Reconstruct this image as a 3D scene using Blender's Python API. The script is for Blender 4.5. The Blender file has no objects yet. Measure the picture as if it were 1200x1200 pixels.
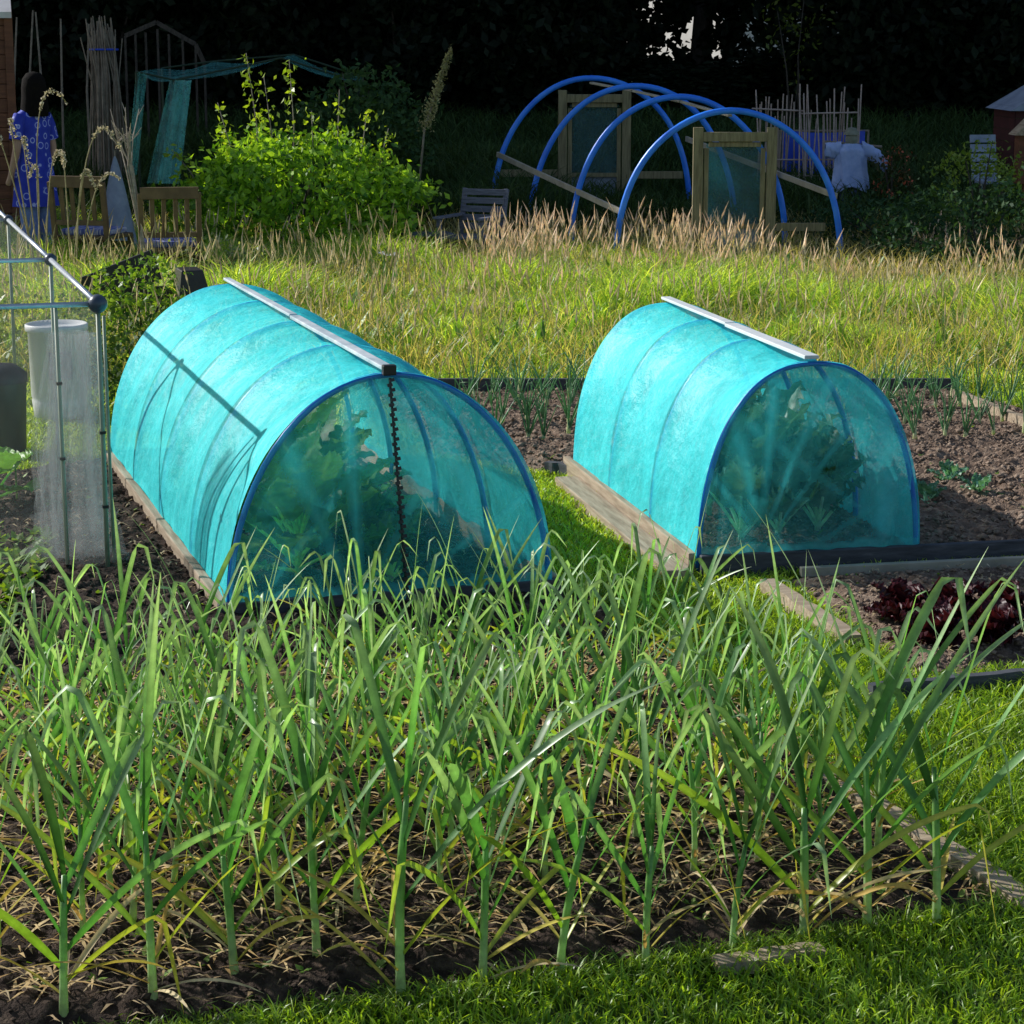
import bpy, math, random
import numpy as np
from mathutils import Vector, Matrix
random.seed(7); rng = np.random.default_rng(11)
PI = math.pi
sc = bpy.context.scene
COL = sc.collection

# ------------------------------------------------------------------ camera
F, H, PH = 2600.0, 1.9, 50.0
PITCH = math.atan((600 - PH) / F)
cp, sp = math.cos(PITCH), math.sin(PITCH)
cam = bpy.data.cameras.new("camera"); camo = bpy.data.objects.new("camera", cam); COL.objects.link(camo)
camo.location = (0, 0, H); camo.rotation_euler = (PI / 2 - PITCH, 0, 0)
cam.sensor_width = 36; cam.lens = 36 * F / 1200; cam.clip_end = 600; cam.clip_start = .1
sc.camera = camo

def gp(x, y, z=0.0):
    "layout helper: where the sight line of a photo pixel meets height z"
    u = (x - 600) / F; v = -(y - 600) / F
    t = (z - H) / (-sp + v * cp)
    return (u * t, (cp + v * sp) * t)
def hx(px, Y, z=1.0):
    return (px - 600) / F * (Y * cp - (z - H) * sp)
def hz(Y, py):
    v = -(py - 600) / F
    return H + Y * (-sp + v * cp) / (cp + v * sp)
def T(Y):
    return max(0.0, min(1.0, .08 * (Y - 19)))
def Tn(Y):
    return np.clip(.08 * (Y - 19), 0, 1.0)

# ------------------------------------------------------------------ world and sun
SUN_EL = math.radians(30.5); SUNV = Vector((-.866, .5, 0)).normalized()
w = bpy.data.worlds.new("World"); sc.world = w; w.use_nodes = True
nt = w.node_tree; bg = nt.nodes["Background"]
sky = nt.nodes.new("ShaderNodeTexSky"); sky.sky_type = 'NISHITA'; sky.sun_disc = False
sky.sun_elevation = SUN_EL; sky.sun_rotation = math.atan2(SUNV.x, SUNV.y)
nt.links.new(sky.outputs[0], bg.inputs[0]); bg.inputs[1].default_value = .115
sl = bpy.data.lights.new("sun", 'SUN'); sl.energy = 5.0; sl.angle = math.radians(.5); sl.color = (1, .975, .93)
so = bpy.data.objects.new("sun", sl); COL.objects.link(so)
tosun = Vector((SUNV.x * math.cos(SUN_EL), SUNV.y * math.cos(SUN_EL), math.sin(SUN_EL)))
so.rotation_euler = (tosun).to_track_quat('Z', 'Y').to_euler(); so.location = (-8, 4, 10)
sc.view_settings.view_transform = 'Standard'; sc.view_settings.look = 'None'; sc.view_settings.exposure = 0
sc.cycles.transparent_max_bounces = 24
sc.cycles.max_bounces = 8

# ------------------------------------------------------------------ materials
def mk(name):
    m = bpy.data.materials.new(name); m.use_nodes = True; n = m.node_tree; n.nodes.clear()
    out = n.nodes.new("ShaderNodeOutputMaterial"); return m, n, out
def noise(n, scale, det=5, rough=.6, coord='Object', stretch=None):
    tc = n.nodes.new("ShaderNodeTexCoord"); t = n.nodes.new("ShaderNodeTexNoise")
    t.inputs['Scale'].default_value = scale; t.inputs['Detail'].default_value = det; t.inputs['Roughness'].default_value = rough
    if stretch:
        mp = n.nodes.new("ShaderNodeMapping"); mp.inputs['Scale'].default_value = stretch
        n.links.new(tc.outputs[coord], mp.inputs[0]); n.links.new(mp.outputs[0], t.inputs['Vector'])
    else: n.links.new(tc.outputs[coord], t.inputs['Vector'])
    return t.outputs[0]
def ramp(n, fac, stops):
    r = n.nodes.new("ShaderNodeValToRGB"); e = r.color_ramp.elements
    while len(e) < len(stops): e.new(.5)
    for i, (p, c) in enumerate(stops): e[i].position = p; e[i].color = (*c, 1)
    n.links.new(fac, r.inputs[0]); return r.outputs[0]
def bump(n, h, strength=.3, dist=.01):
    b = n.nodes.new("ShaderNodeBump"); b.inputs['Strength'].default_value = strength; b.inputs['Distance'].default_value = dist
    n.links.new(h, b.inputs['Height']); return b.outputs[0]
def surf(name, stops, scale=8, rough=.7, metal=0, bstr=.3, bdist=.005, bscale=None, stretch=None, spec=.5, coord='Object'):
    m, n, out = mk(name); p = n.nodes.new("ShaderNodeBsdfPrincipled")
    f = noise(n, scale, stretch=stretch, coord=coord); n.links.new(ramp(n, f, stops), p.inputs['Base Color'])
    p.inputs['Roughness'].default_value = rough; p.inputs['Metallic'].default_value = metal
    p.inputs['Specular IOR Level'].default_value = spec
    if bstr:
        g = noise(n, bscale or scale * 3, stretch=stretch, coord=coord); n.links.new(bump(n, g, bstr, bdist), p.inputs['Normal'])
    n.links.new(p.outputs[0], out.inputs[0]); return m
def leafmat(name, trans=.4, rough=.45, spec=.4, gain=1.0, tint=(1.25, 1.15, .45)):
    "colour from the Col attribute, partly translucent"
    m, n, out = mk(name); p = n.nodes.new("ShaderNodeBsdfPrincipled"); a = n.nodes.new("ShaderNodeAttribute"); a.attribute_name = 'Col'
    v = n.nodes.new("ShaderNodeMix"); v.data_type = 'RGBA'; v.blend_type = 'MULTIPLY'; v.inputs[0].default_value = 1
    f = noise(n, 35); r = ramp(n, f, [(.3, (.65 * gain,) * 3), (.7, (1.25 * gain,) * 3)])
    n.links.new(a.outputs['Color'], v.inputs[6]); n.links.new(r, v.inputs[7])
    n.links.new(v.outputs[2], p.inputs['Base Color']); p.inputs['Roughness'].default_value = rough; p.inputs['Specular IOR Level'].default_value = spec
    if trans:
        t = n.nodes.new("ShaderNodeBsdfTranslucent"); mu = n.nodes.new("ShaderNodeMix"); mu.data_type = 'RGBA'; mu.blend_type = 'MULTIPLY'; mu.inputs[0].default_value = 1
        mu.inputs[7].default_value = (*tint, 1); n.links.new(v.outputs[2], mu.inputs[6]); n.links.new(mu.outputs[2], t.inputs[0])
        mx = n.nodes.new("ShaderNodeMixShader"); mx.inputs[0].default_value = trans
        n.links.new(p.outputs[0], mx.inputs[1]); n.links.new(t.outputs[0], mx.inputs[2]); n.links.new(mx.outputs[0], out.inputs[0])
    else: n.links.new(p.outputs[0], out.inputs[0])
    return m
def netmat(name, col, lo, hi, trans=.5, scale=230, weave=0.0):
    "woven net: part of every patch is holes"
    m, n, out = mk(name); d = n.nodes.new("ShaderNodeBsdfDiffuse"); t = n.nodes.new("ShaderNodeBsdfTranslucent"); g = n.nodes.new("ShaderNodeBsdfGlossy")
    g.inputs['Roughness'].default_value = .45; g.inputs['Color'].default_value = (.8, .9, .9, 1)
    cr = ramp(n, noise(n, 22, 6, .75), [(.3, tuple(c * .8 for c in col)), (.55, col), (.75, tuple(min(1, c * 1.05 + (.16 if col[2] > .8 else 0)) for c in col))])  # palest stop paints whitish highlight patches into the brighter nets
    n.links.new(cr, d.inputs[0]); n.links.new(cr, t.inputs[0])
    b1 = n.nodes.new("ShaderNodeBump"); b1.inputs['Strength'].default_value = .55; b1.inputs['Distance'].default_value = .03; n.links.new(noise(n, 9, 4, .6), b1.inputs['Height'])
    b2 = n.nodes.new("ShaderNodeBump"); b2.inputs['Strength'].default_value = .5; b2.inputs['Distance'].default_value = .004; n.links.new(noise(n, 170, 2, .6), b2.inputs['Height']); n.links.new(b1.outputs[0], b2.inputs['Normal'])
    n.links.new(b2.outputs[0], d.inputs['Normal']); n.links.new(b2.outputs[0], g.inputs['Normal'])
    m1 = n.nodes.new("ShaderNodeMixShader"); m1.inputs[0].default_value = trans; n.links.new(d.outputs[0], m1.inputs[1]); n.links.new(t.outputs[0], m1.inputs[2])
    m2 = n.nodes.new("ShaderNodeMixShader"); m2.inputs[0].default_value = .06; n.links.new(m1.outputs[0], m2.inputs[1]); n.links.new(g.outputs[0], m2.inputs[2])
    tr = n.nodes.new("ShaderNodeBsdfTransparent"); m3 = n.nodes.new("ShaderNodeMixShader")
    a = n.nodes.new("ShaderNodeMapRange"); a.inputs[1].default_value = .3; a.inputs[2].default_value = .7; a.inputs[3].default_value = lo; a.inputs[4].default_value = hi
    ad = n.nodes.new("ShaderNodeMath"); ad.operation = 'MULTIPLY_ADD'; ad.inputs[1].default_value = .35; 
    f1 = noise(n, 5, 3, .5); f2 = noise(n, scale, 3, .8)
    ad.inputs[1].default_value = .5; n.links.new(f1, ad.inputs[0])
    h = n.nodes.new("ShaderNodeMath"); h.operation = 'MULTIPLY'; h.inputs[1].default_value = .5; n.links.new(f2, h.inputs[0]); n.links.new(h.outputs[0], ad.inputs[2])
    n.links.new(ad.outputs[0], a.inputs[0])
    at_ = n.nodes.new("ShaderNodeAttribute"); at_.attribute_name = 'dens'; dd = n.nodes.new("ShaderNodeMath"); dd.operation = 'MULTIPLY_ADD'; dd.inputs[1].default_value = .45; dd.use_clamp = True
    n.links.new(at_.outputs['Fac'], dd.inputs[0]); n.links.new(a.outputs[0], dd.inputs[2]); n.links.new(dd.outputs[0], m3.inputs[0]); n.links.new(tr.outputs[0], m3.inputs[1]); n.links.new(m2.outputs[0], m3.inputs[2])
    n.links.new(m3.outputs[0], out.inputs[0]); return m

M = {}
M['lawn'] = surf('ground_turf', [(.3, (.028, .05, .012)), (.55, (.05, .09, .018)), (.75, (.07, .075, .03))], 6, .95, bstr=.6, bdist=.03, bscale=40)
M['soil'] = surf('soil', [(.25, (.06, .04, .03)), (.5, (.21, .145, .105)), (.68, (.36, .27, .2)), (.8, (.5, .4, .31))], 16, .95, bstr=.9, bdist=.02, bscale=70, spec=.2)
M['darksoil'] = surf('damp_soil', [(.25, (.014, .010, .008)), (.5, (.05, .034, .025)), (.68, (.12, .085, .06)), (.8, (.24, .18, .13))], 22, .95, bstr=.9, bdist=.02, bscale=70, spec=.2)
M['clod'] = surf('soil_clod', [(.3, (.12, .08, .06)), (.6, (.34, .25, .185)), (.8, (.52, .42, .33))], 20, .95, bstr=.8, bdist=.006, bscale=120, spec=.2)
M['pale_wood'] = surf('pale_timber', [(.3, (.22, .16, .10)), (.6, (.42, .33, .23)), (.8, (.52, .43, .32))], 9, .8, bstr=.4, bdist=.003, stretch=(6, .5, 6))
M['dark_wood'] = surf('dark_stained_and_shaded_timber', [(.3, (.03, .034, .042)), (.6, (.07, .075, .09)), (.8, (.14, .14, .15))], 9, .75, bstr=.4, bdist=.003, stretch=(1, 1, 6))
M['frame_wood'] = surf('treated_timber', [(.3, (.14, .115, .06)), (.6, (.27, .23, .125)), (.8, (.36, .31, .18))], 7, .8, bstr=.3, bdist=.003, stretch=(8, 8, .8))
M['batten'] = surf('pale_batten', [(.3, (.30, .27, .2)), (.7, (.45, .42, .33))], 7, .75, bstr=.3, bdist=.003)
M['grey_wood'] = surf('weathered_wood', [(.3, (.08, .085, .12)), (.7, (.2, .21, .28))], 9, .85, bstr=.4, bdist=.003, stretch=(.8, 5, 8))
M['chair_wood'] = surf('chair_timber', [(.3, (.10, .06, .028)), (.7, (.2, .13, .06))], 9, .7, bstr=.3, bdist=.003)
M['brown_wood'] = surf('brown_shed_boards', [(.3, (.10, .035, .016)), (.7, (.2, .075, .035))], 5, .75, bstr=.4, bdist=.004, stretch=(1, 1, 8))
M['red_wood'] = surf('dark_red_boards', [(.3, (.05, .012, .012)), (.7, (.09, .02, .02))], 5, .8, bstr=.3)
M['white'] = surf('white_plastic', [(.3, (.66, .67, .66)), (.7, (.8, .8, .79))], 6, .4, bstr=.05)
M['whitebar'] = surf('white_strip', [(.3, (.6, .66, .68)), (.7, (.8, .82, .82))], 12, .45, bstr=.1)
M['greybar'] = surf('grey_strip', [(.3, (.35, .45, .5)), (.7, (.72, .76, .78))], 14, .45, bstr=.1, stretch=(1, .6, 1))
M['blackp'] = surf('black_plastic', [(.3, (.008, .008, .01)), (.7, (.022, .023, .026))], 8, .45, bstr=.2)
M['ball'] = surf('dark_blue_grey_plastic', [(.3, (.03, .045, .075)), (.7, (.055, .075, .11))], 8, .35, bstr=.1)
M['alu'] = surf('aluminium_tube', [(.3, (.45, .5, .58)), (.7, (.62, .66, .72))], 20, .35, metal=.6, bstr=.05)
M['green_rod'] = surf('pale_green_rod', [(.3, (.19, .25, .17)), (.7, (.33, .38, .27))], 12, .5, bstr=.1)
M['hoop'] = surf('blue_pipe', [(.3, (.01, .13, .52)), (.7, (.02, .2, .68))], 6, .3, bstr=.03)
M['bighoop'] = surf('bright_blue_pipe', [(.3, (.014, .17, .85)), (.55, (.03, .25, 1.0)), (.75, (.09, .36, 1.0))], 5, .35, bstr=.12, bscale=30)
M['net'] = netmat('turquoise_netting', (.07, .95, 1.0), .56, .95, .24)
M['netend'] = netmat('turquoise_end_netting', (.09, .95, 1.0), .12, .36, .5)
M['darknet'] = netmat('teal_fruit_net', (.25, .95, .9), .1, .48, .5, 120)
M['doornet'] = netmat('door_mesh', (.012, .13, .16), .55, .8, .5)
M['clearnet'] = netmat('clear_fine_netting', (.5, .52, .5), .03, .13, .5, 160)
M['rollnet'] = netmat('bundled_clear_netting', (.5, .5, .5), .0, .2, .5, 60)
M['garlic'] = leafmat('garlic_leaf', .38, .36, .6, 1.9, (1.15, 1.3, .5))
M['grass'] = leafmat('grass_blade', .5, .4, .5, 1.65, (1.35, 1.3, .4))
M['dry'] = leafmat('dry_stalk', .3, .7, .2, 1.5, (1.1, 1.0, .8))
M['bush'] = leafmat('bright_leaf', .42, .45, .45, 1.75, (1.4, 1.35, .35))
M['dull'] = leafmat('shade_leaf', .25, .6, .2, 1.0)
M['kale'] = leafmat('cabbage_leaf', .3, .45, .4, 1.8, (1.1, 1.2, .6))
M['bark'] = surf('bark', [(.3, (.03, .024, .018)), (.7, (.09, .075, .06))], 10, .9, bstr=.7, bdist=.02, stretch=(4, 4, 1))
M['twig'] = surf('twig', [(.3, (.16, .13, .10)), (.7, (.30, .26, .20))], 15, .8, bstr=.2)
M['cane'] = surf('bean_cane', [(.3, (.3, .23, .2)), (.7, (.5, .4, .36))], 15, .7, bstr=.1)
M['tarp'] = surf('blue_tarpaulin', [(.3, (.02, .06, .5)), (.7, (.03, .1, .75))], 5, .5, bstr=.5, bdist=.03, bscale=7)
M['shirt'] = surf('pale_blue_cloth', [(.3, (.28, .38, .68)), (.7, (.45, .55, .85))], 12, .9, bstr=.5, bdist=.02, bscale=14)
M['denim'] = surf('dark_trousers', [(.3, (.08, .10, .22)), (.7, (.14, .17, .32))], 12, .9, bstr=.3)
M['jeans'] = surf('faded_jeans', [(.3, (.10, .16, .42)), (.7, (.2, .28, .6))], 12, .9, bstr=.3)
M['sack'] = surf('sacking', [(.3, (.16, .17, .13)), (.7, (.27, .28, .22))], 15, .95, bstr=.5)
M['skin'] = surf('skin', [(.3, (.36, .21, .15)), (.7, (.46, .28, .2))], 9, .55, bstr=.05)
M['hair'] = surf('dark_hair', [(.3, (.005, .004, .004)), (.7, (.012, .009, .007))], 30, .9, bstr=.6, stretch=(6, 6, 1), spec=.1)
M['cushion'] = surf('blue_striped_cushion', [(.3, (.05, .07, .25)), (.5, (.1, .13, .4)), (.6, (.5, .5, .6))], 18, .9, bstr=.1, stretch=(4, .3, .3))
M['greycloth'] = surf('grey_fleece', [(.3, (.2, .24, .32)), (.7, (.33, .38, .48))], 8, .9, bstr=.3, bdist=.02)
M['pot'] = surf('dark_green_plastic', [(.3, (.012, .03, .016)), (.7, (.03, .06, .03))], 8, .5, bstr=.1)
M['render'] = surf('house_render', [(.3, (.6, .55, .52)), (.7, (.8, .76, .74))], 3, .85, bstr=.1)
M['tile'] = surf('roof_tile', [(.3, (.16, .06, .04)), (.7, (.26, .11, .08))], 3, .85, bstr=.5)
M['label'] = surf('dark_label', [(.3, (.05, .06, .10)), (.7, (.16, .18, .24))], 60, .5, bstr=0)
M['orange'] = surf('orange_red_petal', [(.3, (.45, .07, .03)), (.7, (.6, .15, .06))], 30, .6, bstr=0)
M['petal'] = surf('white_petal', [(.3, (.6, .6, .5)), (.7, (.8, .8, .72))], 30, .6, bstr=0)
def ringmat():
    m, n, out = mk('blue_dress_with_rings'); p = n.nodes.new("ShaderNodeBsdfPrincipled"); tc = n.nodes.new("ShaderNodeTexCoord")
    v = n.nodes.new("ShaderNodeTexVoronoi"); v.inputs['Scale'].default_value = 13; n.links.new(tc.outputs['Object'], v.inputs['Vector'])
    c = ramp(n, v.outputs['Distance'], [(.0, (.02, .04, .42)), (.26, (.02, .045, .5)), (.33, (.45, .5, .85)), (.40, (.02, .04, .45)), (1, (.01, .025, .35))])
    n.links.new(c, p.inputs['Base Color']); p.inputs['Roughness'].default_value = .8; n.links.new(p.outputs[0], out.inputs[0]); return m
M['dress'] = ringmat()

# ------------------------------------------------------------------ mesh helpers
def setcol(me, cols):
    a = me.color_attributes.new('Col', 'FLOAT_COLOR', 'POINT')
    c = np.ones((len(me.vertices), 4), np.float32); c[:, :3] = np.asarray(cols, np.float32).reshape(-1, 3); a.data.foreach_set('color', c.ravel())
def npmesh(name, V, Fq, cols=None, smooth=False):
    V = np.asarray(V, np.float32); Fq = np.asarray(Fq, np.int32); k = Fq.shape[1]
    me = bpy.data.meshes.new(name); me.vertices.add(len(V)); me.vertices.foreach_set('co', V.ravel())
    me.loops.add(Fq.size); me.loops.foreach_set('vertex_index', Fq.ravel())
    me.polygons.add(len(Fq)); me.polygons.foreach_set('loop_start', np.arange(0, Fq.size, k, dtype=np.int32)); me.polygons.foreach_set('loop_total', np.full(len(Fq), k, np.int32))
    if smooth: me.polygons.foreach_set('use_smooth', np.ones(len(Fq), bool))
    me.update(calc_edges=True)
    if cols is not None: setcol(me, cols)
    return me
def link(name, me, mat, parent=None):
    o = bpy.data.objects.new(name, me); COL.objects.link(o)
    if mat is not None and not me.materials: me.materials.append(mat)
    if parent: o.parent = parent
    return o
def tag(o, label=None, cat=None, group=None, kind=None):
    if label: o['label'] = label
    if cat: o['category'] = cat
    if group: o['group'] = group
    if kind: o['kind'] = kind
    return o
def thing(name, label, cat, loc=(0, 0, 0), rz=0, group=None):
    o = bpy.data.objects.new(name, None); COL.objects.link(o); o.location = loc; o.rotation_euler = (0, 0, rz); o.empty_display_size = .1
    return tag(o, label, cat, group)
def kids(o): return [c for c in COL.objects if c.parent == o]
def dup(root, loc, rz, label=None, cat=None, group=None, scale=1, tree=None):
    r = root.copy(); COL.objects.link(r); r.location = loc; r.rotation_euler = (0, 0, rz); r.scale = (scale,) * 3
    tag(r, label, cat, group)
    for ch in (tree if tree is not None else kids(root)):
        c = ch.copy(); COL.objects.link(c); c.parent = r
    return r
class MB:
    def __init__(s): s.v = []; s.f = []; s.c = []; s.usec = False
    def add(s, vs, fs, col=None):
        b = len(s.v); s.v += [tuple(v) for v in vs]; s.f += [tuple(i + b for i in f) for f in fs]
        if col is None: s.c += [(.5, .5, .5)] * len(vs)
        elif isinstance(col[0], (tuple, list, np.ndarray)): s.c += [tuple(c) for c in col]; s.usec = True
        else: s.c += [tuple(col)] * len(vs); s.usec = True
        return s
    def box(s, c, d, rz=0, rx=0, ry=0, col=None):
        R = Matrix.Rotation(rz, 3, 'Z') @ Matrix.Rotation(ry, 3, 'Y') @ Matrix.Rotation(rx, 3, 'X')
        vs = [Vector(c) + R @ Vector((sx * d[0] / 2, sy * d[1] / 2, sz * d[2] / 2)) for sx in (-1, 1) for sy in (-1, 1) for sz in (-1, 1)]
        return s.add(vs, [(0, 1, 3, 2), (4, 6, 7, 5), (0, 4, 5, 1), (2, 3, 7, 6), (0, 2, 6, 4), (1, 5, 7, 3)], col)
    def beam(s, a, b, wd, ht, col=None):
        a, b = Vector(a), Vector(b); d = (b - a).normalized(); up = Vector((0, 0, 1)) if abs(d.z) < .95 else Vector((0, 1, 0))
        x = d.cross(up).normalized(); z = x.cross(d)
        vs = [p + x * (i * wd / 2) + z * (j * ht / 2) for p in (a, b) for i, j in ((-1, -1), (1, -1), (1, 1), (-1, 1))]
        return s.add(vs, [(0, 1, 2, 3), (7, 6, 5, 4), (0, 4, 5, 1), (1, 5, 6, 2), (2, 6, 7, 3), (3, 7, 4, 0)], col)
    def tube(s, pts, r, n=8, col=None, cap=True):
        pts = [Vector(p) for p in pts]; m = len(pts); rs = r if isinstance(r, (list, tuple)) else [r] * m
        vs = []; prev = None
        for i, p in enumerate(pts):
            d = (pts[min(i + 1, m - 1)] - pts[max(i - 1, 0)]).normalized()
            if prev is None: x = d.orthogonal().normalized()
            else: x = (prev - d * prev.dot(d)).normalized()
            prev = x; y = d.cross(x)
            vs += [p + (x * math.cos(2 * PI * k / n) + y * math.sin(2 * PI * k / n)) * rs[i] for k in range(n)]
        fs = [(i * n + k, i * n + (k + 1) % n, (i + 1) * n + (k + 1) % n, (i + 1) * n + k) for i in range(m - 1) for k in range(n)]
        if cap: fs += [tuple(range(n - 1, -1, -1)), tuple((m - 1) * n + k for k in range(n))]
        return s.add(vs, fs, col if col is None or not isinstance(col[0], (tuple, list)) else [col[i] for i in range(m) for _ in range(n)])
    def lathe(s, prof, c=(0, 0, 0), n=24, col=None):
        vs = [(c[0] + r * math.cos(2 * PI * k / n), c[1] + r * math.sin(2 * PI * k / n), c[2] + z) for r, z in prof for k in range(n)]
        fs = [(i * n + k, i * n + (k + 1) % n, (i + 1) * n + (k + 1) % n, (i + 1) * n + k) for i in range(len(prof) - 1) for k in range(n)]
        return s.add(vs, fs, col)
    def ball(s, c, r, n=14, sq=(1, 1, 1), col=None):
        pr = [(max(1e-4, math.sin(PI * i / n)), -math.cos(PI * i / n)) for i in range(n + 1)]
        vs = [(c[0] + r * sq[0] * a * math.cos(2 * PI * k / n), c[1] + r * sq[1] * a * math.sin(2 * PI * k / n), c[2] + r * sq[2] * z) for a, z in pr for k in range(n)]
        fs = [(i * n + k, i * n + (k + 1) % n, (i + 1) * n + (k + 1) % n, (i + 1) * n + k) for i in range(n) for k in range(n)]
        return s.add(vs, fs, col)
    def grid(s, fn, nu, nv, col=None):
        vs = [fn(i / nu, j / nv) for j in range(nv + 1) for i in range(nu + 1)]
        fs = [(j * (nu + 1) + i, j * (nu + 1) + i + 1, (j + 1) * (nu + 1) + i + 1, (j + 1) * (nu + 1) + i) for j in range(nv) for i in range(nu)]
        return s.add(vs, fs, col)
    def build(s, name, mat, parent=None, smooth=False, bevel=0):
        me = bpy.data.meshes.new(name); me.from_pydata(s.v, [], s.f); me.update()
        if s.usec: setcol(me, s.c)
        o = link(name, me, mat, parent)
        if smooth: me.polygons.foreach_set('use_smooth', [True] * len(me.polygons))
        if bevel:
            b = o.modifiers.new('bevel', 'BEVEL'); b.width = bevel; b.segments = 2; b.limit_method = 'ANGLE'
        return o
def vnoise(x, y, seed=0):
    xi = np.floor(x).astype(np.int64); yi = np.floor(y).astype(np.int64); fx = x - xi; fy = y - yi
    fx = fx * fx * (3 - 2 * fx); fy = fy * fy * (3 - 2 * fy)
    def h(a, b):
        n = (a * 374761393 + b * 668265263 + seed * 1442695) & 0x7fffffff
        n = ((n ^ (n >> 13)) * 1274126177) & 0x7fffffff
        return ((n ^ (n >> 16)) & 0xffff) / 65535.0
    return (h(xi, yi) * (1 - fx) + h(xi + 1, yi) * fx) * (1 - fy) + (h(xi, yi + 1) * (1 - fx) + h(xi + 1, yi + 1) * fx) * fy
def fbm(x, y, oct=4, seed=0):
    x = np.asarray(x, float); y = np.asarray(y, float); a = .5; t = 0; tot = 0
    for o in range(oct): t = t + a * vnoise(x * 2 ** o, y * 2 ** o, seed + o); tot += a; a *= .55
    return t / tot
def inpoly(x, y, poly):
    c = np.zeros(np.shape(x), bool); n = len(poly)
    for i in range(n):
        x1, y1 = poly[i]; x2, y2 = poly[(i + 1) % n]
        if y1 == y2: continue
        c ^= ((y1 > y) != (y2 > y)) & (x < (x2 - x1) * (y - y1) / (y2 - y1) + x1)
    return c

# ------------------------------------------------------------------ ground plan
A1 = math.radians(16); U1 = (math.cos(A1), math.sin(A1)); V1 = (-math.sin(A1), math.cos(A1))
A2 = math.radians(12); U2 = (math.cos(A2), math.sin(A2)); V2 = (-math.sin(A2), math.cos(A2))
C1 = (1.12, 4.66)
def fr(o, U, V, u, v): return (o[0] + U[0] * u + V[0] * v, o[1] + U[1] * u + V[1] * v)
def f1(u, v): return fr(C1, U1, V1, u, v)
LB = gp(268, 703, .09)                                     # left bed near-left corner
RB = gp(818, 648, .09)                                     # right bed near-left corner
AL = math.radians(17.5); UL = (math.cos(AL), math.sin(AL)); VL = (-math.sin(AL), math.cos(AL))
def fL(u, v): return fr(LB, UL, VL, u, v)
def fR(u, v): return fr(RB, U2, V2, u, v)
LW, LL, RW, RL = 1.12, 2.9, .84, 1.88
S1 = [f1(-4.2, -.26), f1(-2.2, -.13), f1(-.9, -.07), f1(0, 0), f1(.0, 3.0), fL(LW + .02, .0), fL(LW + .03, LL), fL(0, LL + .15), fL(-1.3, 2.6), fL(-3, 2.2)]
BA = gp(560, 465); BR = gp(1122, 465)
S2 = [(-.75, 12.0), (-.55, 10.1), fR(0, RL), fR(0, 0), fR(4.5, 0), (5.2, 9.5), (2.95, 9.9), (2.46, 12.05)]
S2 = [(-.75, 12.0), (-.35, 10.15), fR(0, RL), fR(0, 0), fR(2.6, 0), (3.2, 9.9), (2.46, 12.05)]
K0 = gp(908, 690); K1 = gp(1005, 750)
S3 = [fR(.30, -.12), fR(2.6, -.12), (2.9, 6.9), (1.22, 6.5)]
def insoil(x, y):
    return inpoly(x, y, S1) | inpoly(x, y, S2) | inpoly(x, y, S3)

# terrain sheet
xs = np.concatenate([np.linspace(-300, -12, 12), np.linspace(-10, 10, 81), np.linspace(12, 300, 12)])
ys = np.concatenate([np.linspace(-60, 2, 10), np.linspace(2.5, 40, 151), np.linspace(45, 400, 14)])
XX, YY = np.meshgrid(xs, ys); ZZ = Tn(YY) + np.where((np.abs(XX) < 11) & (YY > 13) & (YY < 41), (fbm(XX * .7, YY * .7, 3, 5) - .5) * .08 * np.clip((YY - 13) / 3, 0, 1), 0) - .004
nx, ny = len(xs), len(ys)
I, J = np.meshgrid(np.arange(nx - 1), np.arange(ny - 1)); q = (J * nx + I).ravel()
tag(link('ground', npmesh('ground', np.stack([XX, YY, ZZ], -1).reshape(-1, 3), np.stack([q, q + 1, q + nx + 1, q + nx], -1), smooth=True), M['lawn']), kind='structure')

def edist(x, y, poly):
    d = np.full(np.shape(x), 9.0); n = len(poly)
    for i in range(n):
        (ax, ay), (bx, by) = poly[i], poly[(i + 1) % n]; L2 = (bx - ax) ** 2 + (by - ay) ** 2; t = np.clip(((x - ax) * (bx - ax) + (y - ay) * (by - ay)) / L2, 0, 1)
        d = np.minimum(d, np.hypot(x - ax - t * (bx - ax), y - ay - t * (by - ay)))
    return d
SP = {}
def soilz(x, y):
    z = np.zeros(np.shape(x))
    for poly, amp, seed, base in SP.values():
        rid = 1 - np.abs(fbm(x * 14, y * 14, 3, seed) * 2 - 1); h = base + (amp * (.5 * fbm(x * 4, y * 4, 3, seed + 9) + .5 * rid ** 2) + amp * .35 * fbm(x * 50, y * 50, 2, seed + 3)) * np.clip(edist(x, y, poly) / .12, 0, 1)
        z = np.where(inpoly(x, y, poly), h, z)
    return z
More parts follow.
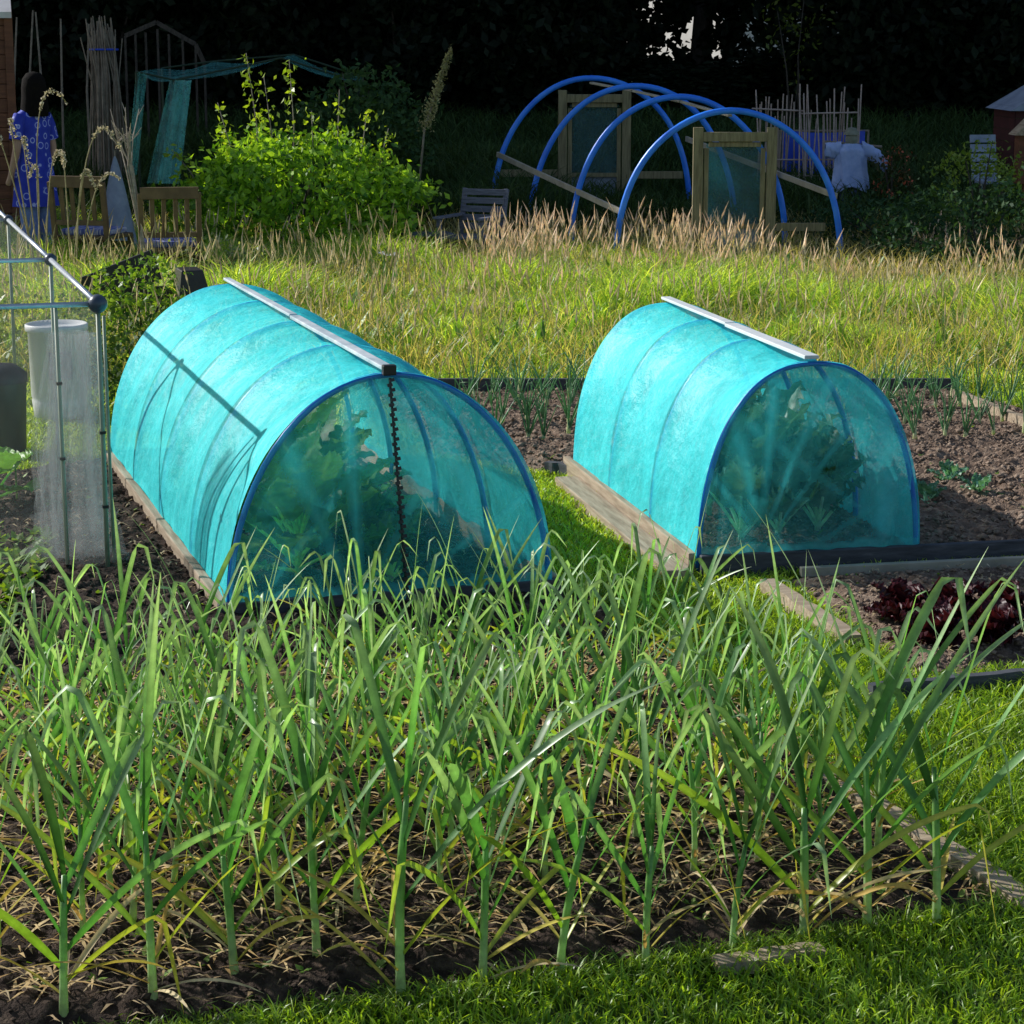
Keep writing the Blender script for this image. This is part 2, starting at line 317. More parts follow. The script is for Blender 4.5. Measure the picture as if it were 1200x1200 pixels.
def soil_patch(name, poly, res, amp, seed, base=.001):
    SP[name] = (poly, amp, seed, base)
    p = np.array(poly); x0, y0 = p.min(0); x1, y1 = p.max(0)
    x0 = max(x0, -3.4); x1 = min(x1, 3.6); y0 = max(y0, 3.2)
    gx = np.arange(x0, x1 + res, res); gy = np.arange(y0, y1 + res, res); X, Y = np.meshgrid(gx, gy)
    Xj = X + rng.uniform(-.3, .3, X.shape) * res; Yj = Y + rng.uniform(-.3, .3, X.shape) * res
    rid = 1 - np.abs(fbm(Xj * 14, Yj * 14, 3, seed) * 2 - 1)
    Z = base + (amp * (.5 * fbm(Xj * 4, Yj * 4, 3, seed + 9) + .5 * rid ** 2) + amp * .35 * fbm(Xj * 50, Yj * 50, 2, seed + 3)) * np.clip(edist(Xj, Yj, poly) / .12, 0, 1)
    n = len(gx); I, J = np.meshgrid(np.arange(n - 1), np.arange(len(gy) - 1)); q = (J * n + I).ravel()
    keep = inpoly((X[:-1, :-1] + res / 2).ravel(), (Y[:-1, :-1] + res / 2).ravel(), poly)
    q = q[keep]; me = npmesh(name, np.stack([Xj, Yj, Z], -1).reshape(-1, 3), np.stack([q, q + 1, q + n + 1, q + n], -1), smooth=True)
    return tag(link(name, me, M['soil']), kind='structure')
o = soil_patch('bed_soil', S1, .014, .06, 3); o.data.materials.clear(); o.data.materials.append(M['darksoil'])
soil_patch('plot_soil', S2, .018, .07, 31)
soil_patch('lettuce_soil', S3, .016, .05, 57)

def scatter(n, x0, x1, y0, y1, cond):
    x = rng.uniform(x0, x1, n); y = rng.uniform(y0, y1, n); k = cond(x, y); return x[k], y[k]
# clods, dead litter
def clods(name, poly, n, smin, smax, label, seed=0):
    mt_ = M['darksoil'] if poly is S1 else M['clod']
    p = np.array(poly); x, y = scatter(n, max(p[:, 0].min(), -2.6), min(p[:, 0].max(), 3.3), max(3.9, p[:, 1].min()), p[:, 1].max(), lambda a, b: inpoly(a, b, poly))
    t = (1 + 5 ** .5) / 2
    ico = np.array([(-1, t, 0), (1, t, 0), (-1, -t, 0), (1, -t, 0), (0, -1, t), (0, 1, t), (0, -1, -t), (0, 1, -t), (t, 0, -1), (t, 0, 1), (-t, 0, -1), (-t, 0, 1)]) / 1.9
    fi = np.array([(0, 11, 5), (0, 5, 1), (0, 1, 7), (0, 7, 10), (0, 10, 11), (1, 5, 9), (5, 11, 4), (11, 10, 2), (10, 7, 6), (7, 1, 8), (3, 9, 4), (3, 4, 2), (3, 2, 6), (3, 6, 8), (3, 8, 9), (4, 9, 5), (2, 4, 11), (6, 2, 10), (8, 6, 7), (9, 8, 1)])
    m = len(x); s = rng.uniform(smin, smax, m) * rng.uniform(.5, 1, m) ** 2 + smin * .4
    V = ico[None] * (1 + rng.uniform(-.55, .6, (m, 12, 1))) * s[:, None, None] * np.array([1, 1, .7]) + np.stack([x, y, soilz(x, y) + s * .25], -1)[:, None]
    Fq = fi[None] + (np.arange(m) * 12)[:, None, None]
    o = link(name, npmesh(name, V.reshape(-1, 3), Fq.reshape(-1, 3), smooth=False), mt_); tag(o, label, 'soil clods', kind='stuff')
clods('soil_clods', S1, 26000, .002, .012, 'crumbly brown soil clods strewn over the garlic bed')
clods('soil_clods', S2, 22000, .003, .017, 'crumbly brown soil clods strewn over the onion plot')
clods('soil_clods', S3, 7000, .003, .013, 'crumbly brown soil clods around the red lettuces')

# ------------------------------------------------------------------ blades
def blades(x, y, h, wd, c0, c1, lean=.5, z0=None, jitter=.25, curve=1.0):
    "six-vertex bent blades; returns V, F, C"
    n = len(x); h = np.broadcast_to(h, n).astype(float) * rng.uniform(.6, 1.15, n); z0 = np.zeros(n) if z0 is None else z0
    a = rng.uniform(0, 2 * PI, n); b = rng.uniform(0, 2 * PI, n); L = rng.uniform(.05, lean, n) * h
    wx, wy = np.cos(b) * wd, np.sin(b) * wd; lx, ly = np.cos(a) * L, np.sin(a) * L
    V = np.zeros((n, 8, 3))
    for i, (t, ww) in enumerate(((0, .7), (.4, 1), (.75, .8), (1, .08))):
        cx = x + lx * t ** 1.8 * curve; cy = y + ly * t ** 1.8 * curve; cz = z0 + h * (t - .25 * lean * t ** 3)
        V[:, 2 * i] = np.stack([cx - wx * ww, cy - wy * ww, cz], -1); V[:, 2 * i + 1] = np.stack([cx + wx * ww, cy + wy * ww, cz], -1)
    base = (np.arange(n) * 8)[:, None, None]; Fq = base + np.array([(0, 1, 3, 2), (2, 3, 5, 4), (4, 5, 7, 6)])[None]
    mixf = rng.uniform(0, 1, (n, 1)); c = np.asarray(c0) * (1 - mixf) + np.asarray(c1) * mixf
    c = c * rng.uniform(1 - jitter, 1 + jitter, (n, 1))
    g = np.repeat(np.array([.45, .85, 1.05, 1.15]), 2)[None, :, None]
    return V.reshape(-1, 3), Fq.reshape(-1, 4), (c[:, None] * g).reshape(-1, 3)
def join(parts):
    V = []; Fs = []; C = []; b = 0
    for v, f, c in parts: V.append(v); Fs.append(f + b); C.append(c); b += len(v)
    return np.concatenate(V), np.concatenate(Fs), np.concatenate(C)
def stuff(name, parts, mat, label, cat):
    V, Fq, C = join(parts); return tag(link(name, npmesh(name, V, Fq, C), mat), label, cat, kind='stuff')
def infr(x, y, m=.25): return np.abs(x) < y * .232 + m
boards_keepout = []
# short lawn: front, right, path between tunnels
def lawncond(x, y): return infr(x, y) & ~insoil(x, y) & (y < 12.2)
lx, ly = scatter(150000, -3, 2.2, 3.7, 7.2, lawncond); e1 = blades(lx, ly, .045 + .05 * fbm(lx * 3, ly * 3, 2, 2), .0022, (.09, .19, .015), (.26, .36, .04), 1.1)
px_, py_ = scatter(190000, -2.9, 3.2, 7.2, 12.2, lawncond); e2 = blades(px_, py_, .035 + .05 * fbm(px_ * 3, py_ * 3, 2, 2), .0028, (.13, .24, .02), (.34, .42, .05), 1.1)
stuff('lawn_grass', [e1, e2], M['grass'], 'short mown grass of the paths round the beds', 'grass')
# ragged grass creeping over the edges of the soil
def edgecond(x, y): return infr(x, y)
def alongline(p, q, n, sd):
    t = rng.uniform(0, 1, n); o = rng.normal(0, sd, (2, n)); return p[0] + (q[0] - p[0]) * t + o[0], p[1] + (q[1] - p[1]) * t + o[1]
ep = []
for p, q, n, sd in ((f1(-3, -.19), f1(-.9, -.09), 4500, .035), (f1(-.9, -.09), f1(0, -.02), 2000, .035), (f1(0, 0), f1(0, 3), 2500, .03), (fL(LW + .05, 0), fL(LW + .05, LL), 1500, .02)):
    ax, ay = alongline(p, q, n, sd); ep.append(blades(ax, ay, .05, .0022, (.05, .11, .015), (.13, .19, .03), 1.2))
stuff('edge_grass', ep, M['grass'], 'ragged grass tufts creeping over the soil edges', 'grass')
# meadow
def meadowcond(x, y): return infr(x, y, .5) & ~inpoly(x, y, S2) & ~inpoly(x, y, S1)
mx, my = scatter(330000, -5.6, 5.6, 11.2, 20.8, lambda x, y: meadowcond(x, y) & ((y > 12.08) | (x < -.8) | (x > 2.6)) & (rng.uniform(0, 1, len(x)) < .35 + .65 * fbm(x * 2, y * 2, 2, 77)))
mh = (.08 + .62 * fbm(mx * 1.1, my * 1.1, 4, 21) ** 1.9) * np.clip((my - 10.4) / 4, .35, 1.05)
def zcap(x, y):
    px = 600 + x / y * 2600; yc = np.interp(px, [0, 120, 300, 490, 530, 590, 640, 900, 1000, 1200], [225, 250, 268, 268, 290, 288, 276, 292, 318, 318]); return np.maximum(.05, (H - (yc - 50) / 2600 * y) * rng.uniform(.7, 1.15, len(x)) * (.55 + .95 * fbm(x * 1.7, y * 1.1, 3, 91)) - Tn(y) + .03)
mh = np.where(my > 14.5, np.minimum(mh * 1.25, zcap(mx, my)), mh)
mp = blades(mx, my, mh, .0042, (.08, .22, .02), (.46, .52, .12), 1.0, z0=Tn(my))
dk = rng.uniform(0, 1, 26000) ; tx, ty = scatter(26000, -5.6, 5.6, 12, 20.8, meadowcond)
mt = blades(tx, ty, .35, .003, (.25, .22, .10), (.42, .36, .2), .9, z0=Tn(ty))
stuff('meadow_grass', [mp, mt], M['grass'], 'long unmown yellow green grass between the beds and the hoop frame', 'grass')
# seed heads
def seedheads(x, y, hmin, hmax, c0, c1, headw=.009):
    n = len(x); h = np.minimum(rng.uniform(hmin, hmax, n), zcap(x, y) * rng.uniform(1.0, 1.5, n) + rng.uniform(0, .42, n) ** 1.2 * np.where((x > 2.0) & (x < 3.3), .3, 1)); z0 = Tn(y); a = rng.uniform(0, 2 * PI, n); L = h * rng.uniform(.05, .35, n); parts = []
    def lev(t): return np.stack([x + np.cos(a) * L * t ** 2, y + np.sin(a) * L * t ** 2, z0 + h * t], -1)
    ts = (0, .4, .75, .82, .92, 1.0); ws = (.0018, .0016, .0014, headw, headw * .6, .001)
    for rot in (0, PI / 2):
        b = rng.uniform(0, PI, n) + rot; wv = np.stack([np.cos(b), np.sin(b), 0 * b], -1)
        V = np.zeros((n, 12, 3)); 
        for i, (t, ww) in enumerate(zip(ts, ws)):
            c = lev(t); V[:, 2 * i] = c - wv * ww; V[:, 2 * i + 1] = c + wv * ww
        Fq = (np.arange(n) * 12)[:, None, None] + np.array([(2 * i, 2 * i + 1, 2 * i + 3, 2 * i + 2) for i in range(5)])[None]
        m = rng.uniform(0, 1, (n, 1)); hc = np.asarray(c0) * (1 - m) + np.asarray(c1) * m
        C = np.repeat(hc[:, None], 12, 1); C[:, :5] = (.16, .2, .05)
        parts.append((V.reshape(-1, 3), Fq.reshape(-1, 4), C.reshape(-1, 3)))
    return join(parts)
sx, sy = scatter(5200, -.3, 5.4, 14.6, 19.9, lambda x, y: infr(x, y, .4) & (rng.uniform(0, 1, len(x)) < np.clip(fbm(x * 1.6, y * 1.6, 3, 8) * 3 - 1.15, 0, 1) * np.clip((y - 14.5) / 4, 0, 1) + .04))
s2x, s2y = scatter(1500, -5.2, -.3, 14, 20, lambda x, y: infr(x, y, .4) & (rng.uniform(0, 1, len(x)) < .5))
s3x, s3y = scatter(1700, -4, 4.4, 12.4, 17.5, lambda x, y: infr(x, y, .4))
stuff('seeding_grass', [seedheads(sx, sy, .35, .7, (.5, .38, .28), (.75, .6, .46), .008), seedheads(s2x, s2y, .3, .65, (.3, .26, .15), (.45, .38, .24), .007), seedheads(s3x, s3y, .3, .55, (.42, .36, .22), (.66, .58, .4), .006)], M['dry'], 'pinkish beige grass seed heads along the far edge of the meadow', 'grass')
wx, wy = scatter(260, -4.4, 4.4, 12.2, 18, lambda x, y: meadowcond(x, y)); pp = []
for k in range(26):
    a = rng.uniform(0, 2 * PI, len(wx)); L = rng.uniform(.03, .13, len(wx)); d = np.stack([np.cos(a), np.sin(a), rng.uniform(.3, 1.6, len(wx))], -1) * L[:, None]; sd = np.stack([-np.sin(a), np.cos(a), 0 * a], -1) * (L * .16)[:, None]; c = np.stack([wx + rng.normal(0, .05, len(wx)), wy + rng.normal(0, .05, len(wx)), Tn(wy) + rng.uniform(.0, .14, len(wx))], -1)
    V = np.stack([c, c + d * .5 - sd, c + d, c + d * .5 + sd], 1); q = rng.uniform(0, 1, (len(wx), 1)); pp.append((V.reshape(-1, 3), (np.arange(len(wx)) * 4)[:, None] + np.arange(4)[None], np.repeat((np.array((.05, .13, .03)) * (1 - q) + np.array((.16, .28, .06)) * q)[:, None], 4, 1).reshape(-1, 3)))
stuff('meadow_weeds', pp, M['bush'], 'darker leafy weeds mixed through the long grass', 'weeds')
# rough shaded grass behind
bx_, by_ = scatter(90000, -8, 9, 20.5, 31, lambda x, y: infr(x, y, .6))
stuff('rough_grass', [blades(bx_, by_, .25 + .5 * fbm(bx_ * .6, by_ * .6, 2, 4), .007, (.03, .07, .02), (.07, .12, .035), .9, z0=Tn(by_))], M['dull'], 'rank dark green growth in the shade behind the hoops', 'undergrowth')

# leaf litter and straw on the soil
def litter(n, poly, c0, c1, lo, hi, lim=3.9):
    p = np.array(poly); x, y = scatter(n, max(-2.4, p[:, 0].min()), min(3.2, p[:, 0].max()), max(lim, p[:, 1].min()), p[:, 1].max(), lambda a, b: inpoly(a, b, poly))
    m = len(x); a = rng.uniform(0, 2 * PI, m); L = rng.uniform(lo, hi, m); wv = rng.uniform(.0015, .005, m); z = soilz(x, y) + rng.uniform(.004, .02, m)
    d = np.stack([np.cos(a), np.sin(a), rng.uniform(-.25, .25, m)], -1) * L[:, None] / 2; pz = np.stack([-np.sin(a), np.cos(a), 0 * a], -1) * wv[:, None]; c = np.stack([x, y, z], -1)
    up = np.array([0, 0, .008])
    V = np.stack([c - d, c - pz + up, c + d, c + pz + up], 1); Fq = (np.arange(m) * 4)[:, None] + np.arange(4)[None]
    k = rng.uniform(0, 1, (m, 1)); C = np.repeat((np.asarray(c0) * (1 - k) + np.asarray(c1) * k)[:, None], 4, 1)
    return V.reshape(-1, 3), Fq, C.reshape(-1, 3)
stuff('plant_litter', [litter(9000, [f1(-3.4, .03), f1(-.02, .03), f1(-.02, 2.2), f1(-3.4, 2.2)], (.34, .2, .07), (.62, .48, .26), .02, .13),
                       litter(4000, S1, (.22, .15, .08), (.42, .33, .2), .02, .08), litter(700, S3, (.4, .3, .16), (.5, .42, .28), .015, .05), litter(3000, S2, (.2, .14, .09), (.36, .27, .2), .015, .06)],
      M['dry'], 'dry straw and withered leaf scraps lying on the bed soil', 'plant litter')
# seedlings / weeds
def weeds(n, poly, h, lim=3.9, dens=None):
    p = np.array(poly); x, y = scatter(n, max(-2.4, p[:, 0].min()), min(3.2, p[:, 0].max()), max(lim, p[:, 1].min()), p[:, 1].max(), lambda a, b: inpoly(a, b, poly))
    parts = []; m = len(x)
    for k in range(5):
        a = rng.uniform(0, 2 * PI, m); L = rng.uniform(.3, 1, m) * h; d = np.stack([np.cos(a), np.sin(a), rng.uniform(.1, .8, m)], -1) * L[:, None]; s = np.stack([-np.sin(a), np.cos(a), 0 * a], -1) * (L * .3)[:, None]
        c = np.stack([x, y, soilz(x, y)], -1); V = np.stack([c, c + d * .5 - s, c + d, c + d * .5 + s], 1); Fq = (np.arange(m) * 4)[:, None] + np.arange(4)[None]
        q = rng.uniform(0, 1, (m, 1)); C = np.repeat((np.array((.06, .13, .02)) * (1 - q) + np.array((.17, .25, .04)) * q)[:, None], 4, 1)
        parts.append((V.reshape(-1, 3), Fq, C.reshape(-1, 3)))
    return join(parts)
stuff('seedling_weeds', [weeds(1500, [f1(-3.4, .03), f1(-.02, .03), f1(-.02, 2.6), f1(-3.4, 2.6)], .028), weeds(500, S1, .03), weeds(200, S3, .02), weeds(160, S2, .03),
      weeds(900, [(-3, 6.4), (-1.6, 6.6), (-1.75, 8.3), (-3, 8.3)], .06)], M['bush'], 'tiny green weeds sprouting from the bed soil', 'weeds')

# ------------------------------------------------------------------ garlic
def strap(mb, p0, az, th0, L, W, bend, fold=None, foldamt=1.2, c0=(.08, .17, .06), c1=(.13, .22, .08), n=11, twist=0, keel=.35, t0=0):
    "one strap leaf: starts at p0, leans th0 from vertical toward azimuth az"
    p = Vector(p0); vs = []; cs = []; d_h = Vector((math.cos(az), math.sin(az), 0)); side = Vector((-math.sin(az), math.cos(az), 0))
    for i in range(n + 1):
        t = i / n; th = th0 + bend * t ** 1.5
        if fold is not None:
            k = max(0, min(1, (t - fold) / .12)); th += foldamt * k * k * (3 - 2 * k)
        th = min(th, 2.95)
        d = d_h * math.sin(th) + Vector((0, 0, math.cos(th))); nrm = d_h * math.cos(th) - Vector((0, 0, math.sin(th)))
        ww = W * (min(1, .55 + t * 3) * max(0.03, 1 - t ** 4)) / 2
        tw = t0 + twist * t; s = side * math.cos(tw) + nrm * math.sin(tw); nn = nrm * math.cos(tw) - side * math.sin(tw)
        kk = keel * (1 - .5 * t)
        vs += [p - s * ww - nn * 0, p + nn * ww * kk * 1.2, p + s * ww]
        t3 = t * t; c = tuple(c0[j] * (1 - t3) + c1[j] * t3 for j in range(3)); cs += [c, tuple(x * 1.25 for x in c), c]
        p = p + d * (L / n)
    fs = []
    for i in range(n):
        a = i * 3; fs += [(a, a + 1, a + 4, a + 3), (a + 1, a + 2, a + 5, a + 4)]
    mb.add(vs, fs, cs)
def garlic_proto(seed, hs=1.0):
    R = random.Random(seed); t = bpy.data.objects.new('garlic_plant', None); COL.objects.link(t)
    sh = R.uniform(.22, .30) * hs; lx, ly = R.uniform(-.03, .03), R.uniform(-.03, .03)
    st = MB(); pts = [(lx * k ** 2, ly * k ** 2, k * sh - .01) for k in (0, .25, .5, .75, 1)]
    st.tube(pts, [.0085, .0068, .0066, .0062, .004], 8, [(.36, .42, .26), (.27, .36, .18), (.17, .28, .10), (.13, .25, .07), (.11, .22, .06)])
    st.build('stem', M['garlic'], t, True)
    lv = MB(); az = R.uniform(-.6, .6) + PI * R.randint(0, 1); nl = R.randint(7, 9)
    for i in range(nl):
        k = .22 + .75 * i / (nl - 1); p0 = (lx * k * k, ly * k * k, k * sh); az += PI + R.uniform(-.4, .4)
        L = (R.uniform(.27, .38) + .13 * math.sin(k * 2.6)) * hs; W = R.uniform(.0108, .0162) * (.75 + .4 * k)
        th = .62 * (1 - k) ** .7 + R.uniform(.05, .33)
        fold = R.choice([None, R.uniform(.38, .6), R.uniform(.45, .65), R.uniform(.5, .7), R.uniform(.6, .8)])
        g = R.choice([R.uniform(.4, .8), R.uniform(.7, 1.15)]); c0 = (.05 * g, .15 * g, .032 * g); c1 = (.2 * g + .16, .28 * g + .18, .12 * g + .14)  # c1 pales the tips, painting sunlit glints into the leaf colour
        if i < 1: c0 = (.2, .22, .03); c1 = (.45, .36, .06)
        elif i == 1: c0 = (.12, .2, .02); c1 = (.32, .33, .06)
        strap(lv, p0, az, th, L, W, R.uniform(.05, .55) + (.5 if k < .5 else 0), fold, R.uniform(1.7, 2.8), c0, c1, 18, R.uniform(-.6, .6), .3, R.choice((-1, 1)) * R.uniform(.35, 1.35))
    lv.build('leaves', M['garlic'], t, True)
    dv = MB()
    for i in range(R.randint(2, 4)):
        k = R.uniform(.05, .3); a = R.uniform(0, 2 * PI)
        c = R.choice([(.36, .3, .06), (.4, .27, .08), (.42, .34, .2)])
        strap(dv, (0, 0, k * sh), a, R.uniform(.7, 1.2), R.uniform(.16, .27) * hs, R.uniform(.006, .012), R.uniform(.4, 1.1), None, 0, c, tuple(x * 1.1 for x in c), 8, R.uniform(-2, 2), .6)
    dv.build('withered_leaves', M['dry'], t, True)
    return t
protos = [garlic_proto(100 + i, [1.0, 1.08, .95, 1.02, 1.1, .92, 1.0, .97, 1.05, .9, 1.04, .98][i]) for i in range(12)]
ptree = {p: kids(p) for p in protos}; used = set()
def put_garlic(x, y, rz, sc_, label, k):
    p = protos[k % len(protos)]
    if p not in used:
        used.add(p); p.location = (x, y, float(soilz(x, y)) - .005); p.rotation_euler = (random.uniform(-.05, .05), random.uniform(-.05, .05), rz); p.scale = (sc_,) * 3; tag(p, label, 'garlic', 'garlic plants in the front bed'); return
    o = dup(p, (x, y, float(soilz(x, y)) - .005), rz, label, 'garlic', 'garlic plants in the front bed', sc_, ptree[p]); o.rotation_euler = (random.uniform(-.07, .07), random.uniform(-.07, .07), rz)
front = [((75, 1195), 1.02, 'garlic plant at the left end of the front row'),
         ((180, 1182), .98, 'second garlic plant from the left in the front row'),
         ((275, 1152), 1.0, 'third garlic plant from the left in the front row'),
         ((372, 1136), .95, 'fourth garlic plant from the left in the front row'),
         ((470, 1166), 1.12, 'tall garlic plant, fifth from the left in the front row'),
         ((565, 1150), 1.03, 'sixth garlic plant from the left in the front row'),
         ((655, 1140), 1.0, 'seventh garlic plant from the left in the front row'),
         ((757, 1128), .98, 'eighth garlic plant from the left in the front row'),
         ((858, 1112), .86, 'shorter garlic plant, ninth from the left in the front row'),
         ((942, 1098), 1.2, 'large wide fanned garlic plant, third from the right end of the front row'),
         ((1016, 1086), 1.1, 'second garlic plant from the right end of the front row'),
         ((1098, 1082), 1.08, 'garlic plant at the right end of the front row, nearest the right lawn')]
for i, (p, s_, lb) in enumerate(front):
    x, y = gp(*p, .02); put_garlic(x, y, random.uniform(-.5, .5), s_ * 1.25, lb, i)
RR = random.Random(5); cnt = 0
for r in range(1, 9):
    v = .12 + r * .225
    for cidx in range(23):
        u = -.10 - cidx * .155 - (.07 if r % 2 else 0)
        if u < -2.75: continue
        x, y = f1(u + RR.uniform(-.035, .035), v + RR.uniform(-.04, .04))
        if abs(x) > y * .232 + .12: continue
        if RR.random() < .16: continue
        s_ = RR.uniform(.92, 1.2) * (1 - .028 * r) ; cnt += 1
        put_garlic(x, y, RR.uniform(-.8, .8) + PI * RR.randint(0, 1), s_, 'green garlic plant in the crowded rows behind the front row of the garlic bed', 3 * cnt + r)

# ------------------------------------------------------------------ raised bed frames
def plank(parent, a, b, ht, th, mat, z0=0, name='plank', wav=0):
    m = MB(); m.beam((a[0], a[1], z0 + ht / 2), (b[0], b[1], z0 + ht / 2), th, ht); return m.build(name, mat, parent, bevel=.004)
lb = thing('bed_frame', 'pale timber edging boards of the bed under the larger net tunnel', 'bed frame', (*LB, 0), AL)
plank(lb, (-.02, .0), (-.02, LL), .09, .035, M['pale_wood']); plank(lb, (LW + .02, 0), (LW + .02, LL), .09, .035, M['pale_wood'])
o = plank(lb, (-.04, -.02), (LW + .04, -.02), .085, .032, M['dark_wood']); o['label'] = 'front board coloured dark for its shade'  # dark timber puts the shade on this front board into its colour
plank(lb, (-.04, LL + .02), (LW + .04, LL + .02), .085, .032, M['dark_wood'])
rb = thing('bed_frame', 'pale double timber edging boards beside the smaller net tunnel', 'bed frame', (*RB, 0), A2)
plank(rb, (-.02, .0), (-.02, RL + .1), .09, .03, M['pale_wood']); plank(rb, (-.095, -.1), (-.09, RL * .9), .055, .10, M['pale_wood'])
fb = thing('bed_frame', 'long black timber board along the front of the right hand plot', 'bed frame', (*RB, 0), A2)
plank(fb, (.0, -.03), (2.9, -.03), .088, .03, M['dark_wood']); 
fb2 = thing('edging_board', 'thin grey timber strip lying in front of the long black board', 'edging board', (*fR(.35, -.12), 0), A2)
m = MB(); m.beam((0, 0, .03), (2.2, -.02, .03), .03, .035); m.build('plank', M['batten'], fb2, bevel=.003)
kb = thing('bed_frame', 'black timber board across the far end of the onion plot', 'bed frame', (0, 12.05, 0))
plank(kb, (-.8, 0), (2.45, 0), .10, .03, M['dark_wood'])
for i, (pa, pb, lb_, wd, ht) in enumerate(((gp(1118, 461, .08), gp(1215, 500, .08), 'pale diagonal timber board at the far right corner of the onion plot', .05, .09),
        (gp(900, 686, .04), gp(1002, 752, .04), 'pale timber board along the left edge of the red lettuce bed', .06, .05),
        (gp(962, 905, .03), gp(1215, 1062, .03), 'weathered board along the right edge of the garlic bed', .07, .03),
        (gp(838, 1128, .03), gp(965, 1112, .03), 'short weathered board lying at the front right corner of the garlic bed', .06, .025),
        (gp(642, 548, .03), gp(690, 556, .03), 'short dark board between the onion plot and the path', .05, .05),
        (gp(1020, 815, .03), gp(1260, 790, .03), 'dark board along the front of the red lettuce bed', .04, .05))):
    dx, dy = pb[0] - pa[0], pb[1] - pa[1]; L = math.hypot(dx, dy)
    m = MB(); R = random.Random(i); n = 10
    pts = [(L * k / n, R.uniform(-.006, .006), ht / 2 + R.uniform(-.003, .003)) for k in range(n + 1)]
    vs = []; 
    for p_ in pts: vs += [(p_[0], p_[1] - wd / 2 + R.uniform(-.004, .004), 0), (p_[0], p_[1] + wd / 2, 0), (p_[0], p_[1] + wd / 2 - .004, p_[2] + ht / 2), (p_[0], p_[1] - wd / 2 + .004, p_[2] + ht / 2)]
    fs = [(4 * k + j, 4 * k + (j + 1) % 4, 4 * k + 4 + (j + 1) % 4, 4 * k + 4 + j) for k in range(n) for j in range(4)] + [(3, 2, 1, 0), (4 * n, 4 * n + 1, 4 * n + 2, 4 * n + 3)]
    m.add(vs, fs); o = m.build('edging_board', M['dark_wood'] if 'dark' in lb_ or 'black' in lb_ else M['pale_wood']); o.location = (*pa, .012); o.rotation_euler = (0, 0, math.atan2(dy, dx)); tag(o, lb_, 'edging board')

